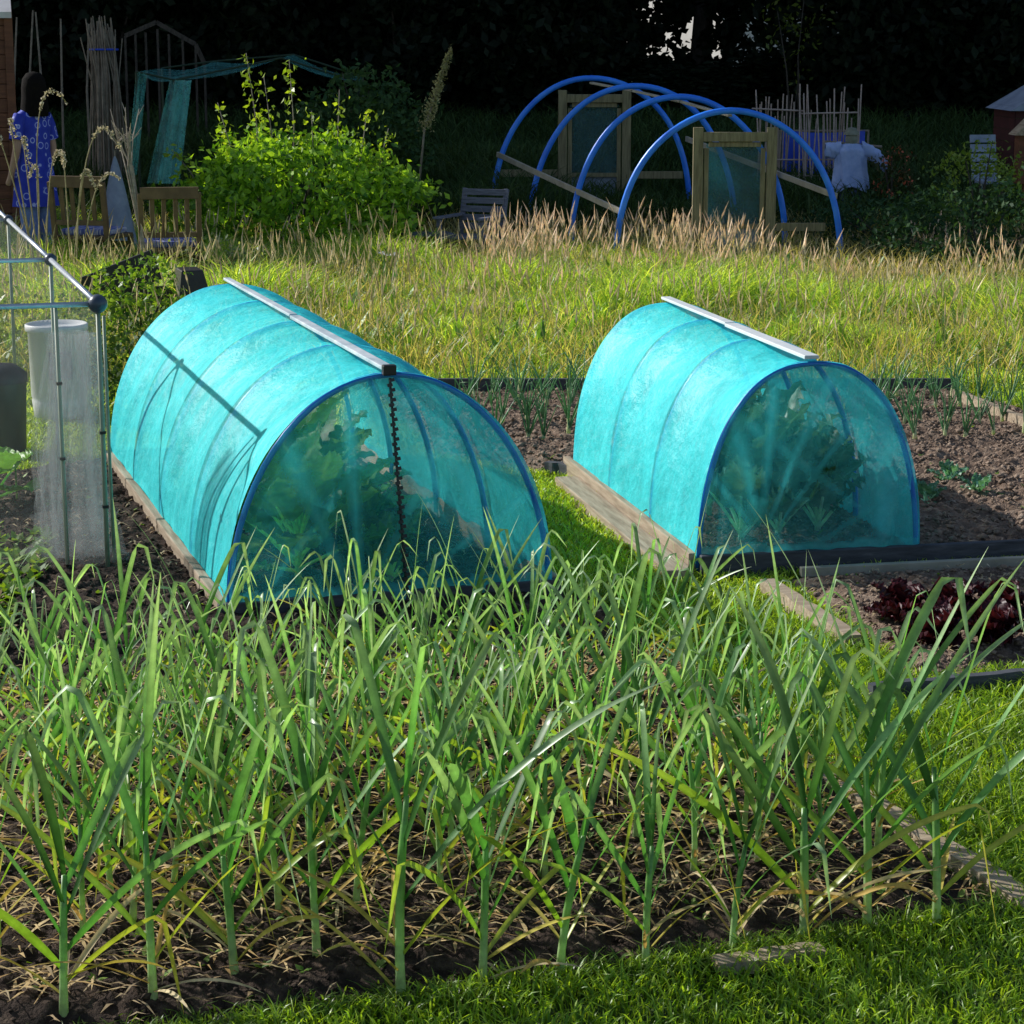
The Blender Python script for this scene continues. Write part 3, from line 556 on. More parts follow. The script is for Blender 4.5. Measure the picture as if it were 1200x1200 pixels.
# ------------------------------------------------------------------ net tunnels
def arch(w_, h_, k, p=1.0):
    a = PI * (1 - k); c, s = math.cos(a), math.sin(a)
    return (w_ / 2 * (1 + math.copysign(abs(c) ** p, c)), h_ * s ** (1.0 if p == 1 else .95))
def tunnel(name, label, loc, rz, w_, L_, h_, nh, p, barmat, barw, seed, folds, zb=.085):
    t = thing(name, label, 'net tunnel', (*loc, 0), rz); R = random.Random(seed)
    hy = [L_ * i / (nh - 1) for i in range(nh)]
    for i, y in enumerate(hy):
        m = MB(); pts = [(arch(w_, h_, k / 32, p)[0], y, zb - .06 + (h_ + .06) / h_ * arch(w_, h_, k / 32, p)[1]) for k in range(33)]
        r = .0105 if i in (0, nh - 1) else .011
        m.tube(pts, r, 10); m.build('hoop', M['hoop'], t, True)
    # netting over the hoops, slack between them
    def cover(u, v):
        y = -.012 + (L_ + .024) * v; x, z = arch(w_, h_, u, p); d = min(abs(y - h) for h in hy) / (L_ / (nh - 1)) * 2
        sag = .036 * (1 - (1 - min(1, d)) ** 2) * math.sin(PI * min(1, max(0, u))) ** .5
        wr = (.02 * (float(fbm(u * 5 + 3 * y, y * 2.2 - u * 2 + seed, 3, 7)) - .5) + .005 * math.sin(17 * u + 9 * y + 3 * math.sin(5 * y))) * min(1, d * 2) + .004 * (float(fbm(u * 14, y * 14, 2, 3)) - .5)
        cx, cz = w_ / 2, h_ * .2; dx, dz = x - cx, z - cz; l = math.hypot(dx, dz) + 1e-6
        k = (.0105 - sag + wr) / l
        return (x + dx * k, y, zb + z + dz * k - .03 * (1 - math.sin(PI * u)) ** 6)
    m = MB(); m.grid(cover, 90, 130); o = m.build('netting', M['net'], t, True); at_ = o.data.attributes.new('dens', 'FLOAT', 'POINT')
    at_.data.foreach_set('value', [(.35 if u in (0, 90) else 0) - .85 * math.exp(-(min(abs(L_ * v / 130 - h) for h in hy[1:-1]) / .019) ** 2) + .3 * max(0, float(fbm(u * .16, v * .05, 3, 44)) - .45) + .25 * max(0, math.sin(PI * u / 90)) ** 4 * 0 for v in range(131) for u in range(91)])
    # end panels
    for e, y0 in ((0, 0.0), (1, L_)):
        sgn = -1 if e == 0 else 1; ph = R.uniform(0, 6)
        def panel(u, v):
            x, z = arch(w_, h_, u, p); bx = x; cx = bx; cz = z * v
            # fold lines gathered toward the foot of the panel
            f = math.sin(14 * (x - w_ / 2) / w_ * (1.25 - .5 * cz / h_) * 1.6 + ph) * .5 + .5 * math.sin(41 * x / w_ * (1.2 - .4 * cz / h_) + 2 * ph + 3 * cz)
            edge = 1 - max(0, 1 - (1 - v) * 7) * 1
            dep = (.012 + .022 * f) * min(1, (1 - v) * 5) * (.35 + .65 * (1 - cz / h_))
            return (cx, y0 + sgn * (.012 + dep * .9), zb + cz - .03 * (1 - v) ** 4)
        m = MB(); m.grid(panel, 110, 50); o = m.build('end_netting', M['netend'], t, True); at_ = o.data.attributes.new('dens', 'FLOAT', 'POINT'); dv = []
        rays = folds if e == 0 else folds[:2]
        for q in m.v:
            d_ = 0
            for (fx, fz, ang, wd_, st) in rays:
                X_, Z_ = q[0] - fx * w_, q[2] - fz; ca, sa = math.cos(ang), math.sin(ang); al = X_ * ca + Z_ * sa; pe = abs(-X_ * sa + Z_ * ca)
                if al > -.03: d_ = max(d_, st * math.exp(-(pe / (wd_ * (.3 + al * .7))) ** 2) * min(1, (al + .03) * 10))
            if q[2] < zb + .03: d_ = max(d_, .6)
            dv.append(d_)
        at_.data.foreach_set('value', dv)
    m = MB(); zt = zb + h_ + .024
    m.box((w_ / 2 - .01, L_ * .25 + .0, zt), (barw, L_ * .5 + .02, .014), rx=math.radians(0)); m.build('ridge_bar', barmat, t, bevel=.003)
    m = MB(); m.box((w_ / 2 - .012, L_ * .76, zt + .004), (barw * .8, L_ * .5, .012)); m.build('ridge_bar', barmat, t, bevel=.003)
    return t, hy, zt
t1, hy, zt = tunnel('net_tunnel', 'larger turquoise net tunnel with black lacing down its front, left of the grass path', LB, AL, LW, LL, .735, 5, 1.0, M['greybar'], .04, 1, [(.40, .05, 1.62, .03, 1.0), (.36, .1, 1.95, .05, .7), (.42, .08, 1.1, .03, .5), (.66, .3, 2.1, .06, .8), (.80, .2, 1.9, .05, .7), (.1, .1, .9, .03, .5), (.55, .1, .6, .03, .5), (.9, .12, 2.3, .04, .7)])
m = MB(); m.box((LW / 2 - .01, -.03, zt - .004), (.045, .03, .035)); m.build('end_cap', M['blackp'], t1, bevel=.004)
m = MB(); R = random.Random(4); ztop = zt - .03
for i in range(44):
    z = ztop - (ztop - .1) * i / 43; x = LW / 2 - .01 + .05 * (i / 43) + .004 * (-1) ** i
    m.beam((x, -.045, z), (x + .002, -.047, z - .011), .016, .011)
m.tube([(LW / 2 - .01 + .05 * k / 12, -.038, ztop - (ztop - .09) * k / 12) for k in range(13)], .0045, 6)
m.build('lacing_cord', M['blackp'], t1)
t2, hy2, zt2 = tunnel('net_tunnel', 'smaller turquoise net tunnel with white ridge strip and kale inside, right of the path', RB, A2, RW, RL, .685, 4, .86, M['whitebar'], .055, 2, [(.28, .22, 1.5, .035, 1.0), (.27, .2, 1.85, .05, .9), (.3, .2, 1.15, .03, .8), (.22, .2, 2.25, .03, .7), (.34, .16, .95, .02, .6), (.84, .1, 1.62, .1, .9), (.9, .1, 1.9, .05, .7), (.78, .2, 2.5, .03, .5), (.5, .1, .5, .03, .4)])

# ------------------------------------------------------------------ vegetables
def broadleaf(mb, p0, az, th, L, W, petiole, c0, c1, ruffle=.0, cup=.25, droop=.8, n=10, m_=6, frill=9, seed=0):
    R = random.Random(seed); p = Vector(p0); dh = Vector((math.cos(az), math.sin(az), 0)); side = Vector((-math.sin(az), math.cos(az), 0)); path = []; steps = 14
    for i in range(steps + 1):
        t = i / steps; a = th + droop * t ** 1.6; d = dh * math.sin(a) + Vector((0, 0, math.cos(a))); path.append((p.copy(), dh * math.cos(a) * -1 + Vector((0, 0, math.sin(a))))); p = p + d * (L + petiole) / steps
    k0 = petiole / (L + petiole); ph = R.uniform(0, 6)
    mb.tube([q[0] for q in path[:int(k0 * steps) + 4]], [.007 * (1 - .5 * i / steps) for i in range(int(k0 * steps) + 4)], 6, tuple(x * 1.8 for x in c1))
    def fn(u, v):
        t = k0 + (1 - k0) * v; f = t * steps; i = min(int(f), steps - 1); q = path[i][0].lerp(path[i + 1][0], f - i); nrm = path[i][1]
        ww = W / 2 * (math.sin(PI * min(1, .06 + v ** .8 * .94)) ** .7) * (1 - .25 * v); s = (u - .5) * 2
        rf = ruffle * abs(s) ** 2 * math.sin(frill * v * 2 * PI + ph + (2 if s > 0 else 0)); 
        return q + side * ww * s * (1 + .05 * math.sin(frill * 7 * v)) + nrm * (cup * ww * abs(s) ** 1.5 + rf + .006 * math.sin(17 * v + 5 * s))
    cs = []
    for j in range(n * 2 + 1):
        for i in range(m_ + 1):
            s = abs(i / m_ - .5) * 2; k = .25 * s + .6 * (1 if s < .01 else 0) + R.uniform(-.1, .1); cs.append(tuple(max(0, c0[q] * (1 - k) + c1[q] * k) for q in range(3)))
    mb.grid(fn, m_, n * 2, cs)
def veg(name, label, cat, x, y, seed, hgt, nleaf, c0, c1, ruffle, wr=.4, stemh=.1, group=None, th=(.15, 1.0), z=.03, droop=.8, pet=.25):
    R = random.Random(seed); t = thing(name, label, cat, (x, y, z), 0, group); s = MB(); s.tube([(0, 0, -.02), (0, 0, stemh * .5), (.003, 0, stemh + .03)], [.014, .012, .009], 8, tuple(a * 1.6 for a in c1)); s.build('stem', M['kale'], t, True)
    m = MB(); az = R.uniform(0, 6)
    for i in range(nleaf):
        az += 2.4; k = i / max(1, nleaf - 1); a = th[1] * (1 - k) + th[0] * k + R.uniform(-.12, .12); L = hgt * (.55 + .35 * math.sin(PI * (.25 + .6 * k))) * R.uniform(.85, 1.1)
        broadleaf(m, (0, 0, stemh * (.3 + .7 * k)), az, a, L * (1 - pet), L * wr * 1.2, L * pet, c0, c1, ruffle, droop=R.uniform(.4, 1) * droop, seed=seed * 31 + i)
    m.build('leaves', M['kale'], t, True); return t
kc0, kc1 = (.05, .14, .08), (.2, .32, .24)
pos = [((.26, .30), .64, .022, 'frilly kale plant at the front left inside the smaller tunnel'), ((.42, .34), .5, .012, 'kale plant at the front middle of the smaller tunnel, leaf poking through the net'), ((.60, .40), .48, .02, 'kale plant at the front right inside the smaller tunnel'),
       ((.30, .85), .6, .02, 'kale plant in the middle left of the smaller tunnel, behind the frilly front one'), ((.56, .92), .5, .02, 'kale plant in the middle right of the smaller tunnel'), ((.4, 1.4), .42, .02, 'low kale plant near the far end of the smaller tunnel')]
for i, ((u, v), h_, rf, lb_) in enumerate(pos):
    x, y = fR(u, v); veg('kale_plant', lb_, 'kale', x, y, 40 + i, h_, 17, kc0, kc1, rf * 1.2, .34, .12, 'kale plants in the smaller tunnel', th=(.05, .75))
# leaf poking through the end net
m = MB(); x, y = fR(.46, .1); broadleaf(m, (0, 0, .12), -1.35 + A2, .55, .17, .10, .05, (.02, .05, .012), (.05, .09, .02), .01, seed=9)
pk = [o for o in COL.objects if o.get('label', '').startswith('kale plant at the front middle')][0]
o = m.build('poking_leaf', M['kale'], pk, True); o.location = (x - pk.location.x, y - pk.location.y, .1)
lc0, lc1 = (.07, .19, .03), (.2, .34, .08)
k = 0
lab = ['leafy bean plant against the left side near the front of the larger tunnel', 'tall leafy bean plant just behind the front left one in the larger tunnel', 'bean plant in the middle left of the larger tunnel',
       'bean plant towards the far left of the larger tunnel', 'small cabbage plant at the front of the larger tunnel, left of the lacing', 'small cabbage plant behind the front one in the larger tunnel',
       'cabbage plant in the middle of the larger tunnel', 'low cabbage at the far end of the larger tunnel']
for (u, v, h_, n_) in ((.30, .30, .52, 20), (.36, .75, .66, 24), (.32, 1.3, .62, 20), (.34, 2.0, .6, 12), (.62, .26, .3, 9), (.66, .75, .34, 9), (.5, 1.3, .34, 10), (.55, 2.3, .3, 10)):
    x, y = fL(u, v); veg('bean_plant' if k < 4 else 'cabbage_plant', lab[k], 'bean plant' if k < 4 else 'cabbage', x, y, 70 + k, h_, n_, lc0 if k < 4 else (.05, .12, .06), lc1, .012, .4, .2 if k < 4 else .05, 'crops in the larger tunnel', th=(.1, 1.2), pet=.35); k += 1

def confine(org, U, V, w_, h_, L_):
    for o in COL.objects:
        if o.type != 'MESH' or o.parent is None or o.name.startswith('poking'): continue
        if o.parent.get('group') not in ('kale plants in the smaller tunnel', 'crops in the larger tunnel'): continue
        b = o.parent.location; du, dv_ = b.x - org[0], b.y - org[1]; u0 = du * U[0] + dv_ * U[1]; v0 = du * V[0] + dv_ * V[1]
        if not (-.1 < u0 < w_ + .1 and -.1 < v0 < L_): continue
        for v in o.data.vertices:
            x, y, z = v.co.x + b.x - org[0], v.co.y + b.y - org[1], v.co.z + b.z; u = x * U[0] + y * U[1]; q = x * V[0] + y * V[1]; a, c = (u - w_ / 2) / (w_ / 2 - .03), max(0, z - .08) / (h_ - .03); rr = math.hypot(a, c)
            if rr > .9: k = (.9 + .04 * math.tanh((rr - .9) * 3)) / rr; u = w_ / 2 + (u - w_ / 2) * k; z = .08 + (z - .08) * k if z > .08 else z
            q = max(q, .06)
            v.co = (org[0] + U[0] * u + V[0] * q - b.x, org[1] + U[1] * u + V[1] * q - b.y, z - b.z)
confine(RB, U2, V2, RW, .685, RL); confine(LB, UL, VL, LW, .735, LL)
# onions
def onion_proto(seed):
    R = random.Random(seed); t = bpy.data.objects.new('onion_plant', None); COL.objects.link(t); m = MB()
    for i in range(6):
        a = R.uniform(0, 2 * PI); th = R.uniform(.05, .5); L = R.uniform(.14, .26); bend = R.uniform(.1, .8); p = Vector((0, 0, .01)); pts = []; rs = []
        for j in range(8):
            t_ = j / 7; pts.append(p.copy()); rs.append(.0042 * (1 - .85 * t_)); q = th + bend * t_ ** 2 + (1.2 if (i % 3 == 0 and t_ > .6) else 0); p = p + Vector((math.cos(a) * math.sin(q), math.sin(a) * math.sin(q), math.cos(q))) * L / 7
        g = R.uniform(.8, 1.2); m.tube(pts, rs, 5, (.09 * g, .19 * g, .09 * g))
    m.build('leaves', M['garlic'], t, True)
    s = MB(); s.lathe([(.001, -.01), (.009, .0), (.008, .02), (.005, .045), (.003, .06)], n=8, col=(.4, .42, .25)); s.build('bulb', M['garlic'], t, True); return t
op = [onion_proto(i) for i in range(5)]; opt = {p: kids(p) for p in op}; ou = set(); R = random.Random(9)
def put_onion(x, y, label, group):
    p = R.choice(op)
    if p not in ou: ou.add(p); p.location = (x, y, float(soilz(x, y))); p.scale = (1.25,) * 3; tag(p, label, 'onion', group)
    else: dup(p, (x, y, float(soilz(x, y))), R.uniform(0, 6), label, 'onion', group, R.uniform(1.0, 1.45), opt[p])
for yy in (11.75, 11.35, 10.85, 10.45):
    x = -.2 - (.1 if yy < 11 else 0)
    while x < .75:
        put_onion(x + R.uniform(-.03, .03), yy + R.uniform(-.04, .04), 'green onion plant in the strip of soil between the two net tunnels', 'onions between the tunnels'); x += .12
for yy in (11.7, 11.3, 10.9, 10.5):
    x = 1.35
    while x < 2.95 - (yy - 10.5) * .35:
        put_onion(x + R.uniform(-.04, .04), yy + R.uniform(-.05, .05), 'green onion plant in the plot to the right of the smaller net tunnel', 'onions in the right plot'); x += .14
# red lettuces
rl0, rl1 = (.025, .004, .008), (.07, .007, .014); k = 0
for yy, lab_ in ((7.1, 'back'), (6.78, 'front')):
    for i in range(6):
        x = 1.28 + i * .17 + R.uniform(-.02, .02) + (.05 if yy < 7 else 0)
        if abs(x) > yy * .232 + .1: continue
        t = veg('red_lettuce', 'dark red lettuce in the %s row of its bed at the right edge' % lab_, 'lettuce', x, yy + R.uniform(-.03, .03), 200 + k, .17, 14, rl0, rl1, .014, .75, .02, 'red lettuces, %s row' % lab_, th=(.1, 1.3), pet=.1); k += 1
for i, (px, py) in enumerate(((1145, 590), (1085, 600), (1110, 575))):
    x, y = gp(px, py); veg('brassica_seedling', ['young blue green cabbage seedling in the bare soil, rightmost of three beside the smaller tunnel', 'young cabbage seedling in bare soil, nearest the smaller tunnel side', 'young cabbage seedling in bare soil, farthest back of three'][i], 'seedling', x, y, 300 + i, .13, 7, kc0, kc1, .004, .5, .02, th=(.3, 1.3), pet=.3)
# leafy plant at the left edge with white flower
x, y = gp(-5, 600); veg('courgette_plant', 'broad leaved green plant at the left edge below the black tub', 'plant', x, y, 410, .3, 9, (.09, .2, .03), (.2, .32, .07), .01, .8, .06, th=(.2, 1.1), pet=.5)
def flower(name, label, x, y, z, zs, n, r, mat, stems=1, seed=0):
    R = random.Random(seed); t = thing(name, label, 'flower', (x, y, z)); s = MB(); f = MB()
    for k in range(stems):
        dx, dy = R.uniform(-.12, .12) * (stems > 1), R.uniform(-.12, .12) * (stems > 1); h = zs * R.uniform(.8, 1.05); s.tube([(0, 0, 0), (dx * .5, dy * .5, h * .6), (dx, dy, h)], .004, 5, (.08, .16, .03))
        for i in range(n):
            a = 2 * PI * i / n + R.uniform(-.2, .2); d = Vector((math.cos(a), math.sin(a), R.uniform(.0, .7))) * r; sd = Vector((-math.sin(a), math.cos(a), 0)) * r * .3; c = Vector((dx, dy, h))
            f.add([c, c + d * .5 - sd, c + d, c + d * .5 + sd], [(0, 1, 2, 3)])
    s.build('stem', M['bush'], t); f.build('petals', mat, t); return t
x, y = gp(18, 595); flower('white_flower', 'single white flower beside the broad leaved plant at the left edge', x + .02, y - .05, 0, .2, 8, .045, M['petal'], seed=1)

# ------------------------------------------------------------------ netted cage at the left
cg = thing('netted_cage', 'aluminium tube crop cage with round dark connectors and fine clear netting', 'crop cage', (-1.46, 7.8, 0), math.radians(17))
ZC = 1.0; ynodes = (0, 1.7, 3.95, 5.6)
for i, y in enumerate(ynodes):
    m = MB(); m.ball((0, y, ZC), .034 if i == 0 else .027, 14); m.build('connector', M['ball'], cg, True)
    m = MB(); m.tube([(0, y, ZC), (-1.8, y, ZC)], .0095, 8); m.build('cross_tube', M['alu'], cg, True)
    for xx in (0, -1.8):
        m = MB(); m.tube([(xx, y, ZC - .02), (xx, y, -.03)], .0085, 8); m.build('upright', M['green_rod'], cg, True)
for a, b in zip(ynodes[:-1], ynodes[1:]):
    for xx in (0, -1.8):
        m = MB(); m.tube([(xx, a, ZC), (xx, b, ZC)], .011, 8); m.build('top_tube', M['alu'], cg, True)
m = MB(); m.tube([(-.145, .02, ZC), (-.14, .02, -.02)], .007, 8); m.tube([(.025, .05, ZC - .05), (.03, .06, 0)], .006, 8); m.build('upright', M['green_rod'], cg, True)
m = MB(); 
for zz in (.45, .72): m.box((-.143, .02, zz), (.02, .02, .01)); m.box((0, 0, zz - .18), (.022, .022, .01))
m.build('cable_tie', M['blackp'], cg)
m = MB()
m.grid(lambda u, v: (.004 + .012 * math.sin(9 * u + 4 * v), 5.6 * u, ZC * v), 60, 16)
m.grid(lambda u, v: (-1.8 * u, -.004 + .012 * math.sin(14 * u + 3 * v), ZC * v), 40, 16)
m.grid(lambda u, v: (-1.8 * u, 5.6 * v, ZC + .012 - .03 * math.sin(PI * u) * abs(math.sin(PI * v * 3))), 20, 40)
m.build('netting', M['clearnet'], cg, True)
# gathered netting by the front upright, white drum behind
rl = thing('gathered_netting', 'sheer bunch of crumpled clear netting hanging down beside the front cage upright', 'netting', (hx(86, 7.95, .5), 7.95, 0))
m = MB(); R = random.Random(3)
for k in range(3):
    ph = R.uniform(0, 6)
    m.grid(lambda u, v: ((.075 + .05 * (1 - v) - .015 * k + .028 * math.sin(5 * 2 * PI * u + ph + 6 * v) + .012 * math.sin(23 * 2 * PI * u + 17 * v)) * math.cos(2 * PI * u) + .02 * math.sin(6 * v + ph), (.06 + .02 * math.sin(7 * 2 * PI * u + ph + 9 * v)) * math.sin(2 * PI * u), .88 * v), 90, 40)
m.build('hanging_netting', M['rollnet'], rl, False)
m = MB(); m.grid(lambda u, v: ((.14 + .05 * math.sin(13 * u + 6 * v) + .05 * (1 - v)) * math.cos(2 * PI * u), (.09 + .03 * math.sin(17 * u)) * math.sin(2 * PI * u) - .03, .22 * v ** 1.3), 60, 14); m.build('loose_netting', M['rollnet'], rl)
bk = thing('plastic_drum', 'white plastic drum with a dark label standing inside the netted cage', 'drum', (hx(68, 11.2, .3), 11.2, 0))
m = MB(); m.lathe([(.001, .0), (.125, 0), (.138, .12), (.134, .13), (.14, .14), (.145, .47), (.158, .475), (.158, .505), (.15, .51), (.143, .49), (.001, .49)], n=40); m.build('body', M['white'], bk, True)
m = MB(); m.grid(lambda u, v: (.147 * math.cos(-PI / 2 - .1 + .8 * u), .147 * math.sin(-PI / 2 - .1 + .8 * u), .24 + .14 * v), 8, 2); m.build('label_sticker', M['label'], bk)
tb = thing('tub', 'black lidded dark green tub at the left edge behind the cage netting', 'tub', (hx(2, 10.2, .3), 10.2, 0))
m = MB(); m.lathe([(.001, 0), (.10, 0), (.115, .36)], n=28); m.build('body', M['pot'], tb, True)
m = MB(); m.lathe([(.12, .36), (.12, .40), (.07, .44), (.001, .45)], n=28); m.build('lid', M['blackp'], tb, True)

# ------------------------------------------------------------------ foliage builders
def leafcloud(cent, size, c0, c1, flat=0.0, asp=.5):
    n = len(cent); d = rng.normal(0, 1, (n, 3)); d[:, 2] -= flat; d /= np.linalg.norm(d, axis=1)[:, None]
    e = rng.normal(0, 1, (n, 3)); e -= (e * d).sum(1)[:, None] * d; e /= np.linalg.norm(e, axis=1)[:, None]
    s = (size * rng.uniform(.6, 1.25, n))[:, None]; nm = np.cross(d, e)
    V = np.stack([cent - d * s * .5, cent + e * s * asp * .5 + nm * s * .08, cent + d * s * .5, cent - e * s * asp * .5 + nm * s * .08], 1)
    k = rng.uniform(0, 1, (n, 1)); C = np.repeat((np.asarray(c0) * (1 - k) + np.asarray(c1) * k)[:, None], 4, 1)
    return V.reshape(-1, 3), (np.arange(n) * 4)[:, None] + np.arange(4)[None], C.reshape(-1, 3)
def clusters(ncl, per, rad, sd, zlo=-.9, seed=0, shell=.55):
    r = np.random.default_rng(seed); d = r.normal(0, 1, (ncl, 3)); d /= np.linalg.norm(d, axis=1)[:, None]; rr = r.uniform(shell, 1, (ncl, 1)) ** .7; c = d * rr; c[:, 2] = np.maximum(c[:, 2], zlo)
    c = c * np.asarray(rad) * r.uniform(.8, 1.15, (ncl, 1)); P = np.repeat(c, per, 0) + r.normal(0, sd, (ncl * per, 3)) * np.array([1, 1, .7]); return c, P
def shrub(name, label, cat, loc, rad, ncl, per, sd, leaf, c0, c1, mat, seed, stems=9, stemmat=None, zc=None, group=None):
    t = thing(name, label, cat, loc, 0, group); zc = rad[2] if zc is None else zc; c, P = clusters(ncl, per, rad, sd, seed=seed); c[:, 2] += zc; P[:, 2] += zc; P[:, 2] = np.maximum(P[:, 2], .03)
    V, Fq, C = leafcloud(P, leaf, c0, c1); link('foliage', npmesh('foliage', V, Fq, C), mat, t)
    m = MB(); R = random.Random(seed)
    for i in range(stems):
        q = c[R.randrange(len(c))]; m.tube([(R.uniform(-.1, .1), R.uniform(-.1, .1), -.03), (q[0] * .4, q[1] * .4, q[2] * .55), tuple(q)], [.014 + .01 * rad[2], .01, .004], 6)
    m.build('stems', stemmat or M['bark'], t, True); return t
# the bright sunlit bush
B = (hx(345, 19.4, 1), 19.4, 0)
t = shrub('leafy_bush', 'bright yellow green sunlit bush with upright shoots, left of the slatted garden chair', 'bush', B, (1.15, .65, .62), 220, 36, .08, .085, (.035, .11, .012), (.28, .44, .04), M['bush'], 5, 22, zc=.58)
m = MB(); pc = []; R = random.Random(8)
for (px, top, base) in ((290, 62, 140), (340, 70, 150), (310, 90, 160), (398, 105, 160), (255, 120, 170), (200, 175, 200), (365, 130, 170), (430, 130, 170), (455, 150, 180)):
    x0 = hx(px + (345 - px) * .25, 19.4, 1) - B[0]; x1 = hx(px, 19.4, 1.4) - B[0]; z1 = hz(19.4, top); z0 = .6
    m.tube([(x0, 0, z0), ((x0 + x1) / 2 + .03, 0, (z0 + z1) / 2), (x1, 0, z1)], [.008, .006, .003], 5)
    for j in range(60):
        k = R.uniform(.25, 1.0); pc.append((x0 + (x1 - x0) * k + R.gauss(0, .045), R.gauss(0, .045), z0 + (z1 - z0) * k + R.gauss(0, .03)))
m.build('shoots', M['twig'], t, True); V, Fq, C = leafcloud(np.array(pc), .065, (.12, .2, .015), (.28, .36, .04)); link('shoot_leaves', npmesh('shoot_leaves', V, Fq, C), M['bush'], t)
def at(px, Y, zoff=0): return (hx(px, Y, T(Y) + .8), Y, T(Y) + zoff)
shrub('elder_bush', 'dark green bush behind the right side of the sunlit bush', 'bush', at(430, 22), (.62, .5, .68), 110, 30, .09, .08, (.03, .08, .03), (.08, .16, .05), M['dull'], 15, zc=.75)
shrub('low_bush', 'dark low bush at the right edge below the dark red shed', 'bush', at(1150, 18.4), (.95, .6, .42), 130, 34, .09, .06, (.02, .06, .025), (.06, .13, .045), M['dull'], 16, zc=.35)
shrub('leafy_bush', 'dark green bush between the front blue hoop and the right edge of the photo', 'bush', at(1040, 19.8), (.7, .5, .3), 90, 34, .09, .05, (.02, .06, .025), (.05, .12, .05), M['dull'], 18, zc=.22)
shrub('leafy_bush', 'small yellow green tipped bush just left of the orange post', 'bush', at(1150, 20.2), (.45, .3, .45), 50, 26, .07, .05, (.08, .14, .02), (.16, .22, .04), M['bush'], 19, zc=.5)
shrub('vine_plant', 'tangled green climbing plant growing over the black planks', 'plant', (hx(165, 13.6, .4), 13.6, 0), (.28, .25, .34), 55, 26, .06, .045, (.05, .12, .015), (.16, .24, .035), M['bush'], 20, zc=.3)
shrub('weedy_clump', 'dark weedy clump between the cage and the larger net tunnel', 'plant', (hx(165, 11.6, .2), 11.6, 0), (.3, .35, .3), 60, 26, .06, .04, (.03, .08, .015), (.09, .16, .03), M['dull'], 21, zc=.22)
shrub('weedy_clump', 'weedy green clump inside the far part of the netted cage', 'plant', (hx(30, 12.6, .2), 12.6, 0), (.5, .5, .3), 80, 30, .07, .05, (.07, .13, .015), (.2, .24, .04), M['bush'], 22, zc=.2)
shrub('leafy_bush', 'pale leaved bush at the foot of the sunlit bush, beside the right garden chair', 'bush', (hx(250, 17.2, .3), 17.2, 0), (.4, .3, .22), 40, 26, .05, .045, (.1, .15, .06), (.3, .34, .18), M['bush'], 23, zc=.2)
# seed spike
t = thing('seed_spike', 'tall pale seed spike leaning right above the sunlit bush', 'plant', at(485, 21)); b = t.location
p0 = Vector((0, 0, 0)); p1 = Vector((hx(497, 21, 1.6) - b.x, 0, hz(21, 150) - b.z)); p2 = Vector((hx(528, 21, 1.8) - b.x, 0, hz(21, 58) - b.z)); m = MB(); m.tube([p0, p1, p2], [.012, .01, .004], 6); m.build('stem', M['twig'], t, True)
pc = [];
for j in range(900):
    k = R.uniform(0, 1); w_ = .05 * (1 - k) + .015; q = p1.lerp(p2, k); pc.append((q.x + R.gauss(0, w_ * .6), q.y + R.gauss(0, w_ * .6), q.z + R.gauss(0, .02)))
V, Fq, C = leafcloud(np.array(pc), .035, (.2, .2, .09), (.34, .32, .16)); link('seed_head', npmesh('seed_head', V, Fq, C), M['dry'], t)
# white flowering clump in the meadow
x, y = gp(452, 350); t = flower('white_lily', 'white flower clump with dark strap leaves standing in the meadow grass', x, y, 0, .34, 7, .05, M['petal'], 4, 12); m = MB()
for i in range(40): strap(m, (0, 0, 0), R.uniform(0, 6.28), R.uniform(.1, .7), R.uniform(.2, .38), .018, R.uniform(.3, 1.3), None, 0, (.03, .09, .04), (.06, .14, .06), 7)
m.build('leaves', M['garlic'], t)

# black planks / old compost bin
t = thing('compost_bin', 'old compost bin of black boards, its tilted lid leaning beside the climbing plant', 'compost bin', (hx(165, 14.3, .3), 14.3, 0), .3)
m = MB(); m.box((-.12, 0, .42), (.5, .03, .2), ry=-.35); m.build('lid', M['blackp'], t, bevel=.004)
for i in range(3):
    m = MB(); m.box((0, .1, .08 + i * .11), (.55, .03, .1)); m.build('board', M['blackp'], t, bevel=.004)
m = MB(); m.add([(.2, -.1, 0), (.52, -.1, 0), (.40, -.05, .46), (.26, -.05, .46), (.2, .3, 0), (.52, .3, 0), (.40, .2, .46), (.26, .2, .46)], [(0, 1, 2, 3), (5, 4, 7, 6), (0, 3, 7, 4), (1, 5, 6, 2), (3, 2, 6, 7)]); m.build('side_panel', M['blackp'], t, bevel=.006)
# arching grass stalks at left
def stalks(name, label, px, Y, specs, seed):
    t = thing(name, label, 'grass', (hx(px, Y, .5), Y, T(Y))); m = MB(); hd = []; b = t.location; R = random.Random(seed)
    for (ax, ay, tx_, ty_) in specs:
        A = Vector((hx(ax, Y, 1) - b.x, R.uniform(-.1, .1), hz(Y, ay) - b.z)); E = Vector((hx(tx_, Y, 1) - b.x, R.uniform(-.1, .1), hz(Y, ty_) - b.z)); O = Vector((R.uniform(-.05, .05), 0, 0))
        pts = []
        for i in range(15):
            k = i / 14; pts.append(O * (1 - k) ** 2 + (A * 2 - O * .5 - E * .5) * 2 * k * (1 - k) + E * k * k)
        m.tube(pts, [.006 * (1 - .5 * i / 14) for i in range(15)], 5, (.30, .27, .15))
        for j in range(70):
            k = R.uniform(.55, 1); f = k * 14; i = min(13, int(f)); q = pts[i].lerp(pts[i + 1], f - i); hd.append((q.x + R.gauss(0, .008), q.y + R.gauss(0, .008), q.z + R.gauss(0, .008)))
    m.build('stalks', M['dry'], t, True); V, Fq, C = leafcloud(np.array(hd), .03, (.36, .32, .22), (.5, .46, .34)); link('seed_heads', npmesh('seed_heads', V, Fq, C), M['dry'], t); return t
